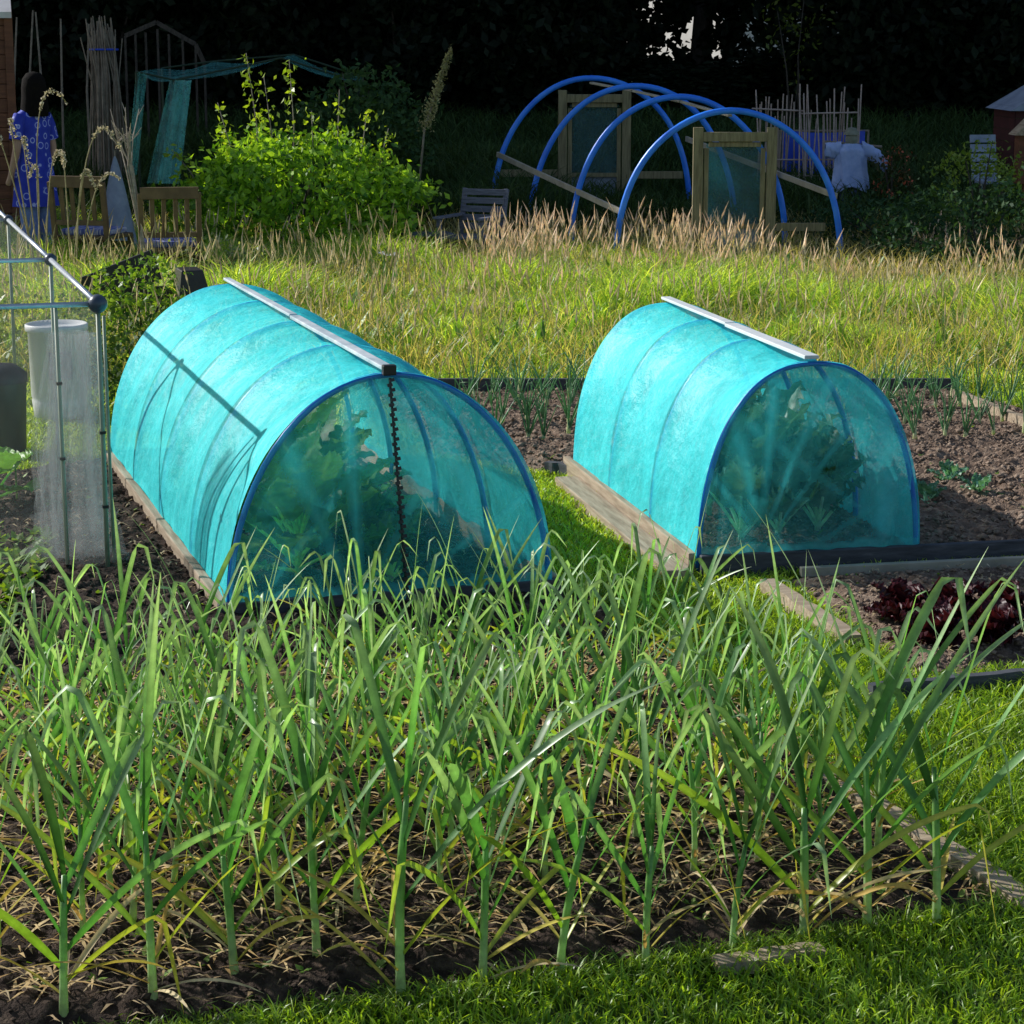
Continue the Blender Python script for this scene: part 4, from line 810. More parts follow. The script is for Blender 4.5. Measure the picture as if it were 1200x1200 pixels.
stalks('arching_grass', 'arching pale grass stalks in front of the person in blue', 45, 16.8, [(50, 140, 80, 122), (18, 165, 20, 160), (30, 175, 36, 200), (58, 200, 75, 192), (8, 180, -6, 170), (42, 215, 36, 205)], 1)
stalks('arching_grass', 'arching pale grass stalks in front of the left garden chair', 88, 16.4, [(104, 172, 140, 178), (112, 225, 138, 212), (95, 215, 112, 222), (75, 205, 70, 190)], 2)
# dried branching stalks
t = thing('dried_stalks', 'bundle of dry branching pale stalks between the two wooden garden chairs', 'dried stalks', (hx(170, 17.0, .5), 17.0, 0)); m = MB(); R = random.Random(6); b = t.location
for i in range(11):
    ex = hx(R.uniform(112, 165), 17, 1.2) - b.x; ez = hz(17, R.uniform(125, 160)); kx = hx(150 + R.uniform(-6, 6), 17, 1) - b.x; kz = hz(17, 195)
    K = Vector((kx, R.uniform(-.02, .02), kz)); E = Vector((ex, R.uniform(-.1, .1), ez)); m.tube([(R.uniform(-.05, .05), R.uniform(-.04, .04), 0), K * .5 + Vector((.02, 0, kz * 0.02)), K, K.lerp(E, .5) + Vector((R.uniform(-.02, .02), 0, 0)), E], [.007, .007, .006, .005, .003], 5, (.34, .30, .26))
    for j in range(3):
        q = K.lerp(E, R.uniform(.5, .9)); m.tube([q, q + Vector((R.uniform(-.07, .07), R.uniform(-.05, .05), R.uniform(.03, .09)))], [.004, .002], 4, (.42, .38, .33))
m.build('stalks', M['dry'], t)

# ------------------------------------------------------------------ garden chairs
def slat_chair(label, loc, rz, sc_=1.0):
    t = thing('garden_chair', label, 'chair', loc, rz); t.scale = (sc_,) * 3; W_, D, S, Hh = .44, .42, .42, .86
    for sx_ in (-1, 1):
        m = MB(); m.beam((sx_ * W_ / 2, -D / 2, 0), (sx_ * W_ / 2, -D / 2, S), .04, .04); m.build('leg', M['chair_wood'], t, bevel=.004)
        m = MB(); m.beam((sx_ * W_ / 2, D / 2, 0), (sx_ * W_ / 2, D / 2 + .02, S), .04, .04); m.beam((sx_ * W_ / 2, D / 2 + .02, S), (sx_ * W_ / 2, D / 2 + .08, Hh), .04, .038); m.build('leg', M['chair_wood'], t, bevel=.004)
    m = MB(); m.box((0, 0, S), (W_ + .04, D + .02, .03)); m.build('seat', M['chair_wood'], t, bevel=.004)
    m = MB(); m.beam((-W_ / 2, D / 2 + .08, Hh), (W_ / 2, D / 2 + .08, Hh), .035, .09); m.beam((-W_ / 2, D / 2 + .035, S + .12), (W_ / 2, D / 2 + .035, S + .12), .03, .04)
    for k in range(4): x = -W_ / 2 + W_ * (k + 1) / 5; m.beam((x, D / 2 + .04, S + .12), (x, D / 2 + .075, Hh - .03), .035, .015)
    m.build('backrest', M['chair_wood'], t, bevel=.003)
    m = MB(); m.beam((-W_ / 2, -D / 2, S - .08), (W_ / 2, -D / 2, S - .08), .02, .05); m.build('rail', M['chair_wood'], t); m = MB(); m.beam((-W_ / 2, D / 2, .2), (W_ / 2, D / 2, .2), .02, .03); m.build('rail', M['chair_wood'], t)
    m = MB(); m.box((0, -.01, S + .04), (W_ - .03, D - .05, .05)); m.build('cushion', M['cushion'], t, bevel=.018); return t
slat_chair('wooden garden chair with a blue striped cushion, the left of the pair behind the cage', (hx(110, 17.7, .4), 17.7, -.02), PI - .25 + PI * .0)
slat_chair('wooden garden chair with a blue cushion, the right of the pair beside the sunlit bush', (hx(198, 17.3, .4), 17.3, -.08), PI + .2)
# weathered slatted armchair in the grass
t = thing('garden_armchair', 'weathered grey slatted garden armchair half hidden in the long grass', 'chair', (hx(553, 19.3, .4), 19.3, -.07), math.radians(-24)); t.scale = (.86, .86, .86); W_ = .46
for sx_ in (-1, 1):
    m = MB(); m.beam((sx_ * W_ / 2, .22, 0), (sx_ * W_ / 2, .22, .40), .045, .045); m.beam((sx_ * W_ / 2, .22, .40), (sx_ * W_ / 2, .34, .84), .045, .04); m.build('leg', M['grey_wood'], t, bevel=.004)
    m = MB(); m.beam((sx_ * W_ / 2, -.28, 0), (sx_ * W_ / 2, -.28, .56), .045, .045); m.build('leg', M['grey_wood'], t, bevel=.004)
    m = MB(); m.beam((sx_ * (W_ / 2 + .01), -.34, .58), (sx_ * (W_ / 2 + .01), .26, .58), .07, .025); m.build('armrest', M['grey_wood'], t, bevel=.004)
m = MB(); [m.box((0, -.24 + i * .09, .38), (W_, .07, .022)) for i in range(6)]; m.build('seat', M['grey_wood'], t, bevel=.003)
m = MB()
for i in range(5): k = (i + .6) / 5; m.beam((-W_ / 2, .22 + .12 * k - .03, .42 + .42 * k), (W_ / 2, .22 + .12 * k - .03, .42 + .42 * k), .018, .062)
m.build('backrest', M['grey_wood'], t, bevel=.003)
t2_ = thing('footstool', 'low weathered grey stool beside the slatted armchair', 'stool', (hx(500, 19.3, .3), 19.3, -.08), .3)
m = MB(); [m.box((0, -.09 + i * .09, .36), (.42, .075, .022)) for i in range(3)]; m.build('seat', M['grey_wood'], t2_, bevel=.003)
for a in (-1, 1):
    for b in (-1, 1): m = MB(); m.beam((a * .17, b * .09, 0), (a * .17, b * .09, .35), .035, .035); m.build('leg', M['grey_wood'], t2_)
# grey pyramid cover
t = thing('fleece_pyramid', 'pale grey pointed fleece plant cover behind the left garden chair', 'plant cover', (hx(137, 18.6, .5), 18.6, 0)); m = MB()
m.grid(lambda u, v: ((.2 * (1 - v) ** .8 + .008 * math.sin(40 * u) * (1 - v)) * math.cos(2 * PI * u), .2 * (1 - v) ** .8 * math.sin(2 * PI * u), 1.0 * v), 30, 12); m.build('fleece', M['greycloth'], t, True)
m = MB(); m.tube([(0, 0, 0), (0, 0, 1.03)], .008, 6); m.build('pole', M['twig'], t)

# ------------------------------------------------------------------ blue hoop frame
HY = (19.2, 20.15, 21.1, 22.05); HW = 1.94; HL = (hx(722, 19.2, .3), hx(669, 20.15, .4), hx(621, 21.1, .5), hx(578, 22.05, .6)); HH = 1.33
hf = thing('hoop_frame', 'unfinished polytunnel frame of four bright blue pipe hoops with timber battens', 'polytunnel frame', (0, 19.2, 0))
def hpt(i, k, dr=0):
    a = PI * (1 - k); Y = HY[i]; z = T(Y) + .25 * math.sin(a) * 0
    return Vector((HL[i] + HW / 2 * (1 + math.cos(a)), Y - 19.2, T(Y) - .02 + (HH + .02) * math.sin(a) ** .92 + .012 * math.sin(3 * a + i * 2.1) * math.sin(a))) + Vector((.014 * math.sin(4 * a + i * 1.7) * math.sin(a), .02 * math.sin(2.5 * a + i), 0))
for i in range(4):
    m = MB(); m.tube([hpt(i, k / 40) for k in range(41)], .028, 12); m.build('hoop', M['bighoop'], hf, True)
m = MB(); m.beam(hpt(3, .03) + Vector((.04, 0, .45)), hpt(0, .03) + Vector((.05, 0, .32)), .025, .05); m.build('batten', M['batten'], hf, bevel=.003)
m = MB(); m.beam(hpt(3, .97) + Vector((-.04, 0, .6)), hpt(0, .93) + Vector((-.03, 0, .28)), .025, .05); m.build('batten', M['batten'], hf, bevel=.003)
for i in range(3):
    m = MB(); m.beam(hpt(i + 1, .5) + Vector((0, -.05, -.045)), hpt(i, .5) + Vector((0, .08, -.045)), .04, .02); m.build('ridge_batten', M['batten'], hf, bevel=.003)
def door(label, pxl, pxr, Y, ytop, ymid, rails):
    xl, xr = hx(pxl, Y, .9), hx(pxr, Y, .9); z1 = hz(Y, ytop); zm = hz(Y, ymid); b = thing('door_frame', label, 'door frame', ((xl + xr) / 2, Y, T(Y))); w_ = xr - xl; z1 -= T(Y); zm -= T(Y); pw = .085
    for s_ in (-1, 1): m = MB(); m.box((s_ * (w_ / 2 - pw / 2), 0, z1 / 2), (pw, .06, z1 + .04)); m.build('post', M['frame_wood'], b, bevel=.004)
    m = MB(); m.box((0, -.003, z1 - .06), (w_ - 2 * pw, .055, .08)); m.build('lintel', M['frame_wood'], b, bevel=.004)
    dr = MB(); iw = w_ - 2 * pw - .02; [dr.box((s_ * (iw / 2 - .02), .01, z1 / 2 - .07), (.04, .03, z1 - .17)) for s_ in (-1, 1)]; dr.box((0, .01, z1 - .125), (iw - .08, .03, .04)); dr.box((0, .01, zm), (iw - .08, .03, .04)); dr.box((0, .01, .05), (iw - .08, .03, .04)); d = dr.build('door', M['frame_wood'], b, bevel=.003)
    m = MB(); m.grid(lambda u, v: (-iw / 2 + .02 + (iw - .04) * u, .035 + .006 * math.sin(9 * u) * math.sin(7 * v), zm + (z1 - .12 - zm) * v), 12, 16); m.build('mesh_panel', M['doornet'], d, True)
    m = MB(); m.grid(lambda u, v: (-iw / 2 + .02 + (iw - .04) * u, .036 + .008 * math.sin(6 * u + 4 * v), .03 + (zm - .05) * v), 12, 8); m.build('lower_panel', M['greycloth'], d, True)
    for (xa, xb, zz) in rails: m = MB(); m.beam((hx(xa, Y, .6) - b.location.x, 0, hz(Y, zz) - b.location.z), (hx(xb, Y, .6) - b.location.x, 0, hz(Y, zz) - b.location.z), .03, .07); m.build('rail', M['frame_wood'], b, bevel=.003)
    return b
door('timber door frame with dark teal mesh door in the nearest blue hoop', 812, 910, 19.2, 152, 265, ((768, 812, 268), (910, 968, 266)))
door('timber door frame with teal mesh door in the farthest blue hoop', 654, 739, 22.05, 108, 205, ((584, 654, 203), (739, 800, 205)))

# ------------------------------------------------------------------ bean canes, tarp, scarecrow, flowers
t = thing('bean_canes', 'row of thin bean canes tied to cross sticks behind the scarecrow', 'bean canes', at(945, 22.6)); b = t.location; m = MB(); R = random.Random(2)
for i in range(34):
    px = 884 + i * 3.7 + R.uniform(-2, 2); xa = hx(px, 22.6, .8) - b.x; m.tube([(xa + R.uniform(-.06, .06), R.choice((-.15, .15)), -.02), (xa + R.uniform(-.02, .02), R.uniform(-.03, .03), hz(22.6, R.uniform(98, 140)) - b.z)], [.009, .007], 5)
m.build('canes', M['cane'], t); m = MB()
for (xa, xb, z) in ((880, 940, 127), (935, 1005, 133), (905, 985, 187), (890, 995, 205)): m = MB(); m.tube([(hx(xa, 22.6, 1) - b.x, -.03, hz(22.6, z) - b.z), (hx(xb, 22.6, 1) - b.x, -.03, hz(22.6, z + R.uniform(-2, 3)) - b.z)], .009, 5); m.build('cross_stick', M['cane'], t)
t = thing('tarpaulin', 'blue tarpaulin sheet hanging over a rail behind the scarecrow', 'tarpaulin', at(965, 23.2)); b = t.location; zt_ = hz(23.2, 152) - b.z; zl = hz(23.2, 200) - b.z
m = MB(); m.grid(lambda u, v: ((u - .5) * .85, .04 * math.sin(11 * u + 2 * v) * (1 - v) - .05, zl + (zt_ - zl) * v - .03 * math.sin(PI * u)), 30, 10); m.build('sheet', M['tarp'], t, True)
m = MB(); m.tube([(-.46, -.04, zt_ - .01), (.46, -.04, zt_ - .01)], .012, 6); m.tube([(-.46, -.04, zt_), (-.46, -.04, 0)], .012, 6); m.tube([(.46, -.04, zt_), (.46, -.04, 0)], .012, 6); m.build('rail', M['twig'], t)
def skin(name, nodes, edges, mat, parent, sub=2):
    me = bpy.data.meshes.new(name); me.from_pydata([n[:3] for n in nodes], edges, []); o = bpy.data.objects.new(name, me); COL.objects.link(o); o.modifiers.new('s', 'SKIN')
    for i, n in enumerate(nodes): me.skin_vertices[0].data[i].radius = (n[3], n[4] if len(n) > 4 else n[3])
    me.skin_vertices[0].data[0].use_root = True
    sb = o.modifiers.new('u', 'SUBSURF'); sb.levels = sb.render_levels = sub
    dg = bpy.context.evaluated_depsgraph_get(); nm = bpy.data.meshes.new_from_object(o.evaluated_get(dg)); bpy.data.objects.remove(o)
    nm.materials.clear(); nm.materials.append(mat); nm.polygons.foreach_set('use_smooth', [True] * len(nm.polygons)); o = bpy.data.objects.new(name, nm); COL.objects.link(o); o.parent = parent; return o
SY = 21.6; t = thing('scarecrow', 'scarecrow in a pale blue shirt and dark trousers with outstretched arms', 'scarecrow', at(998, SY)); b = t.location; sc0 = 0.0
def sx(px): return hx(px, SY, 1.2) - b.x
def sz(py): return hz(SY, py) - b.z
m = MB(); m.tube([(0, .03, -.05), (0, .03, sz(150))], .015, 6); m.tube([(sx(968), .02, sz(166)), (sx(1035), .02, sz(172))], .012, 6); m.build('cross_pole', M['twig'], t)
m = MB(); pf = [(.17, .11, sz(222)), (.165, .10, sz(212)), (.15, .09, sz(200)), (.145, .085, sz(188)), (.15, .085, sz(176)), (.12, .06, sz(170)), (.05, .05, sz(168))]
def shirt(u, v):
    a, b_, z = pf[round(v * 24) // 4] if round(v * 24) % 4 == 0 else [pf[round(v * 24) // 4][q] + (pf[round(v * 24) // 4 + 1][q] - pf[round(v * 24) // 4][q]) * (round(v * 24) % 4) / 4 for q in range(3)]
    f = 1 + (1 - v) * .13 * math.sin(6 * 2 * PI * u + 3 * v) + .05 * math.sin(15 * 2 * PI * u + 9 * v); return (a * f * math.cos(2 * PI * u), b_ * f * math.sin(2 * PI * u), z + (1 - v) * .03 * math.sin(3 * 2 * PI * u))
m.grid(shirt, 60, 24); sh_ = m.build('shirt', M['shirt'], t, True)
for (x0, x1, y1, dr) in ((.1, sx(967), 171, .03), (-.1 + .2, sx(1040), 186, .05)):
    sg = 1 if x1 > 0 else -1; x0 = sg * .10
    def slv(u, v):
        x = x0 + (x1 - x0) * v; z = sz(173) + (sz(y1) - sz(173)) * v ** 2 - dr * v; rr = .058 * (1 + .12 * math.sin(9 * v + 5 * u * 2 * PI)); return (x + .01 * math.sin(20 * v), rr * .8 * math.cos(2 * PI * u), z + rr * math.sin(2 * PI * u) * (1.0 + (.5 if math.sin(2 * PI * u) < 0 else 0)))
    m = MB(); m.grid(slv, 20, 16); m.build('sleeve', M['shirt'], sh_, True)
m = MB(); m.ball((0, 0, sz(163)), .062, 14, (1, 1, 1.25)); m.build('head', M['sack'], t, True)
m = MB(); m.lathe([(.075, sz(158)), (.07, sz(155)), (.055, sz(153)), (.045, sz(150)), (.001, sz(149))], n=16); m.build('hat', M['sack'], t, True)
skin('trousers', [(0, .005, sz(215), .09, .06), (-.05, .005, sz(226), .055), (-.06, .005, sz(244), .05), (.05, .005, sz(226), .055), (.07, .005, sz(246), .05)], [(0, 1), (1, 2), (0, 3), (3, 4)], M['denim'], t)
# orange flowering plant
t = shrub('flowering_plant', 'dim orange red flowering plant to the right of the scarecrow', 'plant', at(1048, 21.4), (.2, .2, .3), 26, 20, .05, .05, (.04, .05, .02), (.08, .08, .03), M['dull'], 33, zc=.4)
c, P = clusters(16, 9, (.2, .2, .3), .035, seed=4); P[:, 2] += .42; V, Fq, C = leafcloud(P, .04, (.5, .1, .05), (.6, .15, .1)); link('blossom', npmesh('blossom', V, Fq, C), M['orange'], t)

# ------------------------------------------------------------------ the person in blue
PX = hx(40, 18.1, 1.0); t = thing('person', 'person in a blue ring patterned dress over faded jeans, seen from behind by the shed', 'person', (PX, 18.1, 0), .5)
skin('body', [(0, 0, .86, .12, .09), (0, 0, 1.05, .10, .075), (0, 0, 1.25, .125, .08), (0, .0, 1.38, .06), (0, -.005, 1.44, .05), (0, -.01, 1.50, .068, .08), (0, -.01, 1.59, .072, .088), (0, -.01, 1.66, .045),
     (.15, 0, 1.34, .045), (.20, .01, 1.08, .036), (.21, -.07, .86, .026), (.21, -.11, .79, .028), (-.15, 0, 1.34, .045), (-.21, .01, 1.08, .036), (-.19, -.06, .86, .026), (-.18, -.10, .79, .028),
     (.08, 0, .8, .085), (.085, .0, .46, .055), (.085, .02, .1, .036), (.09, -.1, .03, .03), (-.08, 0, .8, .085), (-.085, .0, .46, .055), (-.085, .02, .1, .036), (-.09, -.1, .03, .03)],
     [(0, 1), (1, 2), (2, 3), (3, 4), (4, 5), (5, 6), (6, 7), (2, 8), (8, 9), (9, 10), (10, 11), (2, 12), (12, 13), (13, 14), (14, 15), (0, 16), (16, 17), (17, 18), (18, 19), (0, 20), (20, 21), (21, 22), (22, 23)], M['skin'], t)
def cloth(name, prof, mat, fold=.01):
    m = MB(); n = 40; k = len(prof) - 1
    m.grid(lambda u, v: (lambda q: ((q[0] * (1 + fold * 8 * (1 - v) * math.sin(9 * 2 * PI * u))) * math.cos(2 * PI * u), q[1] * (1 + fold * 8 * (1 - v) * math.sin(9 * 2 * PI * u)) * math.sin(2 * PI * u), q[2]))(prof[round(v * k)]), n, k); return m.build(name, mat, t, True)
d = cloth('dress', [(.21, .16, .62), (.195, .15, .72), (.185, .14, .84), (.165, .125, .96), (.15, .112, 1.08), (.162, .115, 1.2), (.178, .11, 1.3), (.15, .09, 1.375), (.07, .07, 1.42)], M['dress'])
for s_ in (-1, 1):
    m = MB(); m.tube([(s_ * .13, 0, 1.35), (s_ * .175, 0, 1.27), (s_ * .205, .008, 1.16)], [.062, .062, .056], 14, cap=False); m.build('sleeve', M['dress'], d, True)
for s_ in (-1, 1):
    m = MB(); m.tube([(s_ * .075, 0, .86), (s_ * .085, 0, .5), (s_ * .086, .015, .1)], [.1, .075, .058], 14, cap=False); m.build('jeans', M['jeans'], t, True)
m = MB(); m.lathe([(.11, 1.35), (.118, 1.42), (.108, 1.5), (.106, 1.58), (.095, 1.65), (.06, 1.695), (.002, 1.71)], (0, .035, 0), 24); m.build('hair', M['hair'], t, True)
t.rotation_euler = (0, 0, PI + .95); t.scale = (.95, .95, .98)
# ------------------------------------------------------------------ sheds
xs0 = hx(14, 18.2, 1.2); xs0 = hx(15, 19.0, 1.2); zr = hz(19.0, 14); aS = math.radians(13.2)
t = thing('garden_shed', 'brown boarded garden shed at the left edge with a pale roof edge', 'shed', (xs0 - .9 * math.cos(aS) - .9 * math.sin(aS), 19.0 + .9 * math.cos(aS) - .9 * math.sin(aS), 0), aS)
m = MB(); k = 0; z = 0
while z < zr - .1: m.box((0, -.9, z + .06), (1.8, .02, .116)); m.box((.9, 0, z + .06), (.02, 1.78, .116)); m.box((-.9, 0, z + .06), (.02, 1.78, .116)); m.box((0, .9, z + .06), (1.8, .02, .116)); z += .12
m.build('wall', M['brown_wood'], t, bevel=.004)
m = MB(); m.box((.9, -.905, zr / 2), (.07, .05, zr)); m.build('corner_post', M['brown_wood'], t, bevel=.004)
m = MB(); m.add([(-1, -.96, zr), (.93, -.96, zr), (.93, .96, zr), (-1, .96, zr), (-1, 0, zr + .5), (.93, 0, zr + .5), (-1, -.96, zr - .05), (.93, -.96, zr - .05), (.93, .96, zr - .05), (-1, .96, zr - .05)], [(0, 1, 5, 4), (3, 4, 5, 2), (0, 4, 3), (1, 2, 5), (0, 6, 7, 1), (1, 7, 8, 2), (2, 8, 9, 3), (3, 9, 6, 0), (6, 9, 8, 7)]); m.build('roof', M['render'], t)
t = thing('garden_shed', 'dark red boarded shed at the right edge behind the dark bushes', 'shed', at(1235, 23)); b = t.location; zr = hz(23, 128) - b.z
m = MB(); z = 0
while z < zr - .05: m.box((0, -.5, z + .06), (1.0, .02, .115)); m.box((-.5, 0, z + .06), (.02, .98, .115)); z += .12
m.build('wall', M['red_wood'], t); m = MB(); m.add([(-.58, -.6, zr), (.58, -.6, zr), (.58, .6, zr), (-.58, .6, zr), (0, -.6, zr + .34), (0, .6, zr + .34)], [(0, 4, 5, 3), (1, 2, 5, 4), (0, 1, 4), (3, 5, 2), (0, 3, 2, 1)]); m.build('roof', M['greycloth'], t)
t = thing('bird_table', 'orange brown wooden box with a pale pitched roof at the right edge', 'wooden box', at(1204, 20.4)); b = t.location; z0, z1 = hz(20.4, 215) - b.z, hz(20.4, 158) - b.z; zp = hz(20.4, 138) - b.z
m = MB(); m.box((0, 0, (z0 + z1) / 2), (.2, .2, z1 - z0)); m.build('box', M['brown_wood'], t, bevel=.004); m = MB(); m.box((0, 0, z0 / 2), (.07, .07, z0)); m.build('post', M['brown_wood'], t)
m = MB(); m.add([(-.15, -.15, z1), (.15, -.15, z1), (.15, .15, z1), (-.15, .15, z1), (0, -.15, zp), (0, .15, zp)], [(0, 4, 5, 3), (1, 2, 5, 4), (0, 1, 4), (3, 5, 2), (0, 3, 2, 1)]); m.build('roof', M['pale_wood'], t)
t = thing('folding_chair', 'pale blue folding chair in the shade near the right edge', 'chair', at(1163, 21.6), .2); m = MB()
[m.box((.0, .15 + i * .02, .42 + i * .09), (.26, .02, .075), rx=-.2) for i in range(5)]; m.build('backrest', M['greycloth'], t); m = MB(); m.box((0, -.02, .38), (.28, .3, .025)); m.build('seat', M['greycloth'], t)
for a in (-1, 1):
    for q in (-1, 1): m = MB(); m.tube([(a * .13, q * .14, 0), (a * .13, q * .1, .38)], .01, 6); m.build('leg', M['alu'], t)

# ------------------------------------------------------------------ teal fruit net cage, cane bundle, poles, greenhouse skeleton
t = thing('fruit_cage', 'sagging teal fruit net draped over poles behind the sunlit bush', 'fruit cage', (0, 23, T(23))); Yc = 22.6
def cp_(px, py, Y): return (hx(px, Y, 1.5), Y - 23, hz(Y, py) - T(23))
tops = [cp_(160, 84, 22), cp_(205, 94, 22), cp_(330, 68, 22.4), cp_(420, 96, 22.4)]; backs = [cp_(190, 80, 24), cp_(250, 72, 24), cp_(345, 64, 24), cp_(425, 90, 24)]
m = MB()
for i in range(3):
    a, b_, c_, d_ = [Vector(q) for q in (tops[i], tops[i + 1], backs[i + 1], backs[i])]
    m.grid(lambda u, v: a.lerp(b_, u).lerp(d_.lerp(c_, u), v) + Vector((0, 0, -.05 * math.sin(PI * u))), 12, 6)
def drape(p, q, r, s):
    p, q, r, s = map(Vector, (p, q, r, s)); m.grid(lambda u, v: p.lerp(q, u).lerp(r.lerp(s, u), v) + Vector((0, .04 * math.sin(14 * u), 0)), 12, 8)
drape(tops[0], cp_(172, 86, 22), cp_(145, 205, 21.8), cp_(156, 205, 21.8)); drape(cp_(199, 94, 22), cp_(224, 94, 22), cp_(168, 215, 21.7), cp_(206, 215, 21.7)); drape(cp_(206, 94, 21.9), cp_(224, 94, 21.9), cp_(180, 215, 21.6), cp_(206, 215, 21.6))
m.build('net', M['darknet'], t, True)
for q in (tops[0], tops[1], tops[3], backs[0], backs[3]): m = MB(); m.tube([q, (q[0] - .1 * (q is tops[1]), q[1], -.1)], .013, 6); m.build('pole', M['pot'], t)
MB().tube(tops, .01, 6).build('top_rail', M['pot'], t); MB().tube(backs, .01, 6).build('top_rail', M['pot'], t)
t = thing('cane_bundle', 'upright bundle of grey canes standing behind the dried stalks', 'cane bundle', at(125, 22.8)); b = t.location; R = random.Random(12); m = MB()
for i in range(60):
    a = R.uniform(0, 6.28); r1, r2 = R.uniform(0, .26), R.uniform(0, .2); z = hz(22.8, R.uniform(18, 45)) - b.z; m.tube([(r1 * math.cos(a), r1 * math.sin(a), 0), (.13 * math.cos(a), .13 * math.sin(a), z * .72), (r2 * math.cos(a) * 1.1 - .03, r2 * math.sin(a), z)], [.008, .007, .006], 5)
m.build('canes', M['twig'], t); m = MB(); m.tube([(.14 * math.cos(2 * PI * k / 16), .14 * math.sin(2 * PI * k / 16), (hz(22.8, 58) - b.z)) for k in range(17)], .01, 5); m.build('twine', M['tarp'], t)
R = random.Random(14)
for i, (px, tp, bt) in enumerate(((20, 20, 95), (34, 12, 90), (52, 14, 105), (72, 22, 100), (104, 28, 100))):
    t = tag(MB().tube([(0, 0, 0), (R.uniform(-.03, .03), 0, 1.0), (R.uniform(-.1, .1), 0, hz(24, tp) - T(24))], [.015, .013, .01], 6).build('bare_pole', M['twig']), ['bare pole nearest the brown shed at the top left', 'second bare pole from the brown shed', 'third bare pole from the brown shed, leaning slightly', 'fourth bare pole from the brown shed', 'bare pole just left of the cane bundle'][i], 'pole', 'bare poles by the brown shed'); t.location = at(px, 24)
t = thing('greenhouse_skeleton', 'dim pitched timber frame of a bare greenhouse behind the fruit net', 'greenhouse frame', at(195, 26)); b = t.location; m = MB()
def gg(px, py): return (hx(px, 26, 1.6) - b.x, 0, hz(26, py) - b.z)
m.beam(gg(148, 42), gg(185, 26), .03, .05); m.beam(gg(185, 26), gg(230, 52), .03, .05)
for px, py in ((148, 42), (160, 40), (172, 38), (186, 34), (199, 40), (215, 46), (230, 52), (240, 75)): m.beam(gg(px, py), (gg(px, py)[0], 0, 0), .025, .025)
m.beam(gg(230, 52), gg(240, 75), .03, .05); m.build('frame', M['bark'], t)

# ------------------------------------------------------------------ trees and hedge
def tree_mesh(seed, hgt, rad, ncl, per, leaf, c0, c1, zc):
    c, P = clusters(ncl, per, rad, .42, seed=seed, shell=.35); c[:, 2] += zc; P[:, 2] += zc; V, Fq, C = leafcloud(P, leaf, c0, c1, asp=.7)
    cr = npmesh('crown', V, Fq, C); m = MB(); R = random.Random(seed); m.tube([(0, 0, -.2), (.1, 0, zc * .4), (-.05, .1, zc), (.1, 0, hgt * .85)], [.28, .22, .15, .05], 10)
    for i in range(14): q = c[R.randrange(len(c))]; z = R.uniform(.35, .9) * zc; m.tube([(0, 0, z), (q[0] * .5, q[1] * .5, (z + q[2]) / 2 + .2), tuple(q)], [.09, .06, .02], 6)
    return cr, m
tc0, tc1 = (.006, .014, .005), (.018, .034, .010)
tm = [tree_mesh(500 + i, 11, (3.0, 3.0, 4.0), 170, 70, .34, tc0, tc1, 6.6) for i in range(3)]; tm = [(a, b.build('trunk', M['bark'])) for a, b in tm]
for _, o in tm: tmpme = o.data
trunks = [o.data for _, o in tm]
for _, o in list(tm): bpy.data.objects.remove(o)
R = random.Random(21); tl = []
for i in range(9): tl.append((-15 + i * 3.9 + R.uniform(-.8, .8), 33 + R.uniform(-1, 1.5)))
for i in range(8): tl.append((-14 + i * 4.2 + R.uniform(-.8, .8), 38 + R.uniform(-1, 1.5)))
tl += [(-10.5, 29.6), (-13.5, 30.5), (-16.5, 32.5), (-19, 33), (-7.0, 29.2), (-3.2, 28.8)]
tl = [q for q in tl if not 650 < 600 + q[0] * 2600 / q[1] < 960] + [(6.9, 29.6), (10.5, 29)]
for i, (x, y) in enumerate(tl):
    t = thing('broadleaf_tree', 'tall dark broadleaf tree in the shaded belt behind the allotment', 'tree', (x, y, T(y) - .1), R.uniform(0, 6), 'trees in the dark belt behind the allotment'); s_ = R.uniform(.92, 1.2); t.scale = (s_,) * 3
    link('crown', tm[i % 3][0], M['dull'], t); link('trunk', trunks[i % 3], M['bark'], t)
# understorey hedges, lower where the light shows through
hp = []
for i in range(4):
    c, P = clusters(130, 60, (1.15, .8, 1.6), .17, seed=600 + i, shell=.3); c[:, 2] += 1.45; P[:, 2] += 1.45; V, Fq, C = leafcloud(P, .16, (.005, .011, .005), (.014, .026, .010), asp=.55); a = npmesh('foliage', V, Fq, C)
    m = MB(); RH = random.Random(i)
    for k in range(7): q = c[RH.randrange(len(c))]; m.tube([(RH.uniform(-.1, .1), 0, -.1), (q[0] * .4, q[1] * .4, q[2] * .5), tuple(q)], [.03, .02, .006], 6)
    b = m.build('stems', M['bark']); hp.append((a, b.data)); bpy.data.objects.remove(b)
def hedge(px, Y, sz, k, label, group):
    t = thing('hedge_shrub', label, 'shrub', (hx(px, Y, 1.5), Y, T(Y) - .1), k * 1.3, group); t.scale = (1.05, 1, sz); link('foliage', hp[k % 4][0], M['dull'], t); link('stems', hp[k % 4][1], M['bark'], t)
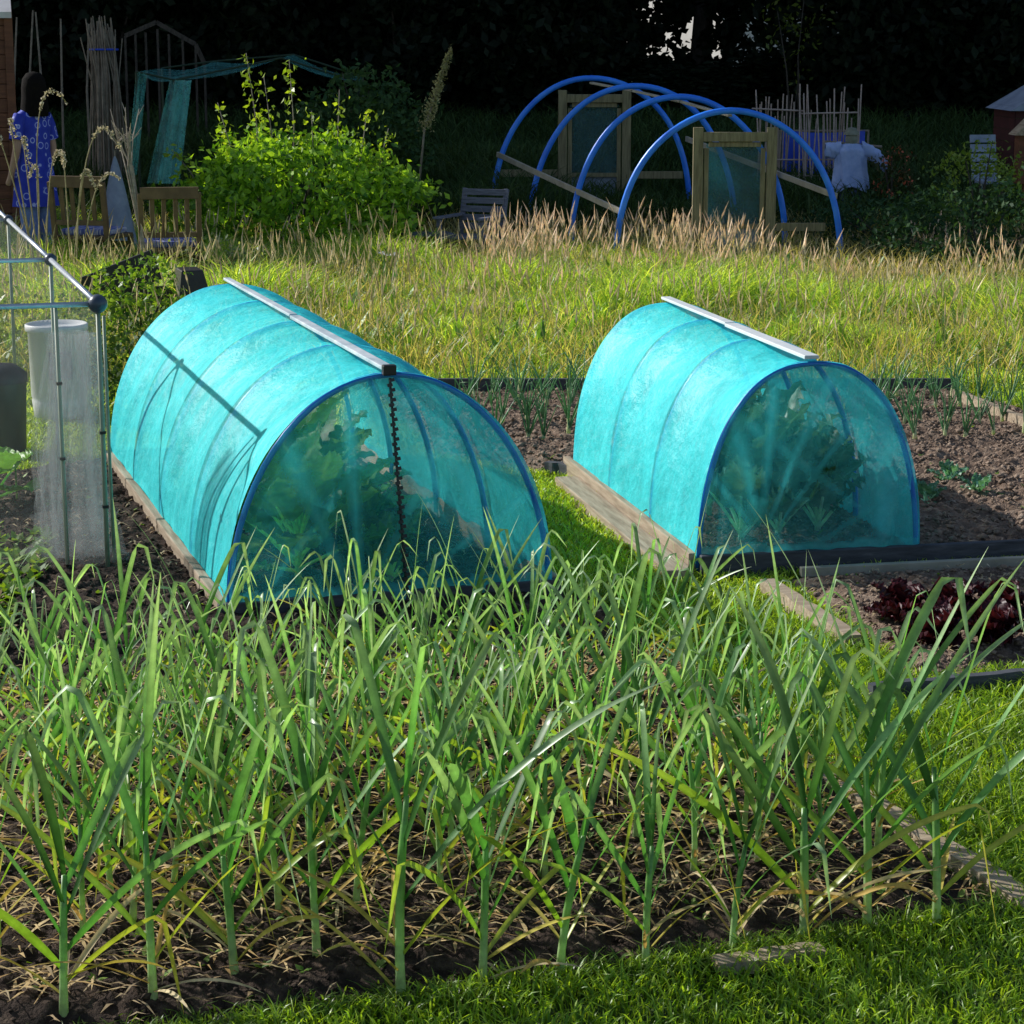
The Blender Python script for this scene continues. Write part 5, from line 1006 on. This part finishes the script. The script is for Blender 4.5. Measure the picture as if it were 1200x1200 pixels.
for i in range(16):
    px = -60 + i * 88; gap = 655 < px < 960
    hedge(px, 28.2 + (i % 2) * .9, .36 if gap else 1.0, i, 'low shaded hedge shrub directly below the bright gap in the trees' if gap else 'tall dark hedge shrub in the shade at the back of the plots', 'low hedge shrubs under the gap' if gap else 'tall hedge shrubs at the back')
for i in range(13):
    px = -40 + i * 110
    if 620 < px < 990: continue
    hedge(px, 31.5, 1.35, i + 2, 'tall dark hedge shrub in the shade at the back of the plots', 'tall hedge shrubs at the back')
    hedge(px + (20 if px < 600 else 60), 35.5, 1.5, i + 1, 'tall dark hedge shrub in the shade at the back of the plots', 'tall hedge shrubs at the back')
x = hx(930, 27.5, 1.5); shrub('hanging_branch_tree', 'small tree with a few lit yellow green leaves right of the bright gap', 'tree', (x, 27.5, T(27.5)), (.35, .3, .8), 16, 14, .12, .08, (.04, .06, .01), (.1, .13, .02), M['bush'], 71, 3, zc=1.45)
# overhanging spray of leaves that breaks up the gap
t = thing('broadleaf_tree', 'leaning dark tree whose lower branches hang across the bright gap', 'tree', (hx(815, 31, 1), 31, T(31))); m = MB(); m.tube([(0, 0, -.2), (.1, 0, 1.5), (.05, .1, 4.5), (.3, 0, 7)], [.16, .13, .1, .03], 8); m.build('trunk', M['bark'], t, True)
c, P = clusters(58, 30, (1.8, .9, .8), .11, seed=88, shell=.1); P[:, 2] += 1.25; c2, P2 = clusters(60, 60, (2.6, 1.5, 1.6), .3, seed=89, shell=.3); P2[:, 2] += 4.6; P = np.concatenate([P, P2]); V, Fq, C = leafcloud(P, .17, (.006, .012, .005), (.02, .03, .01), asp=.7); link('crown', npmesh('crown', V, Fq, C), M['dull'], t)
# house behind
t = thing('house', 'pale rendered house with a tiled roof glimpsed through the bright gap in the trees', 'house', (5.2, 62, 1.0), math.radians(-52)); m = MB(); m.box((0, 0, 2.5), (9, 7, 5)); m.build('wall', M['render'], t)
m = MB(); m.add([(-4.8, -3.9, 5), (4.8, -3.9, 5), (4.8, 3.9, 5), (-4.8, 3.9, 5), (-4.8, 0, 7.4), (4.8, 0, 7.4)], [(0, 1, 5, 4), (3, 4, 5, 2), (0, 4, 3), (1, 2, 5), (0, 3, 2, 1)]); m.build('roof', M['tile'], t)
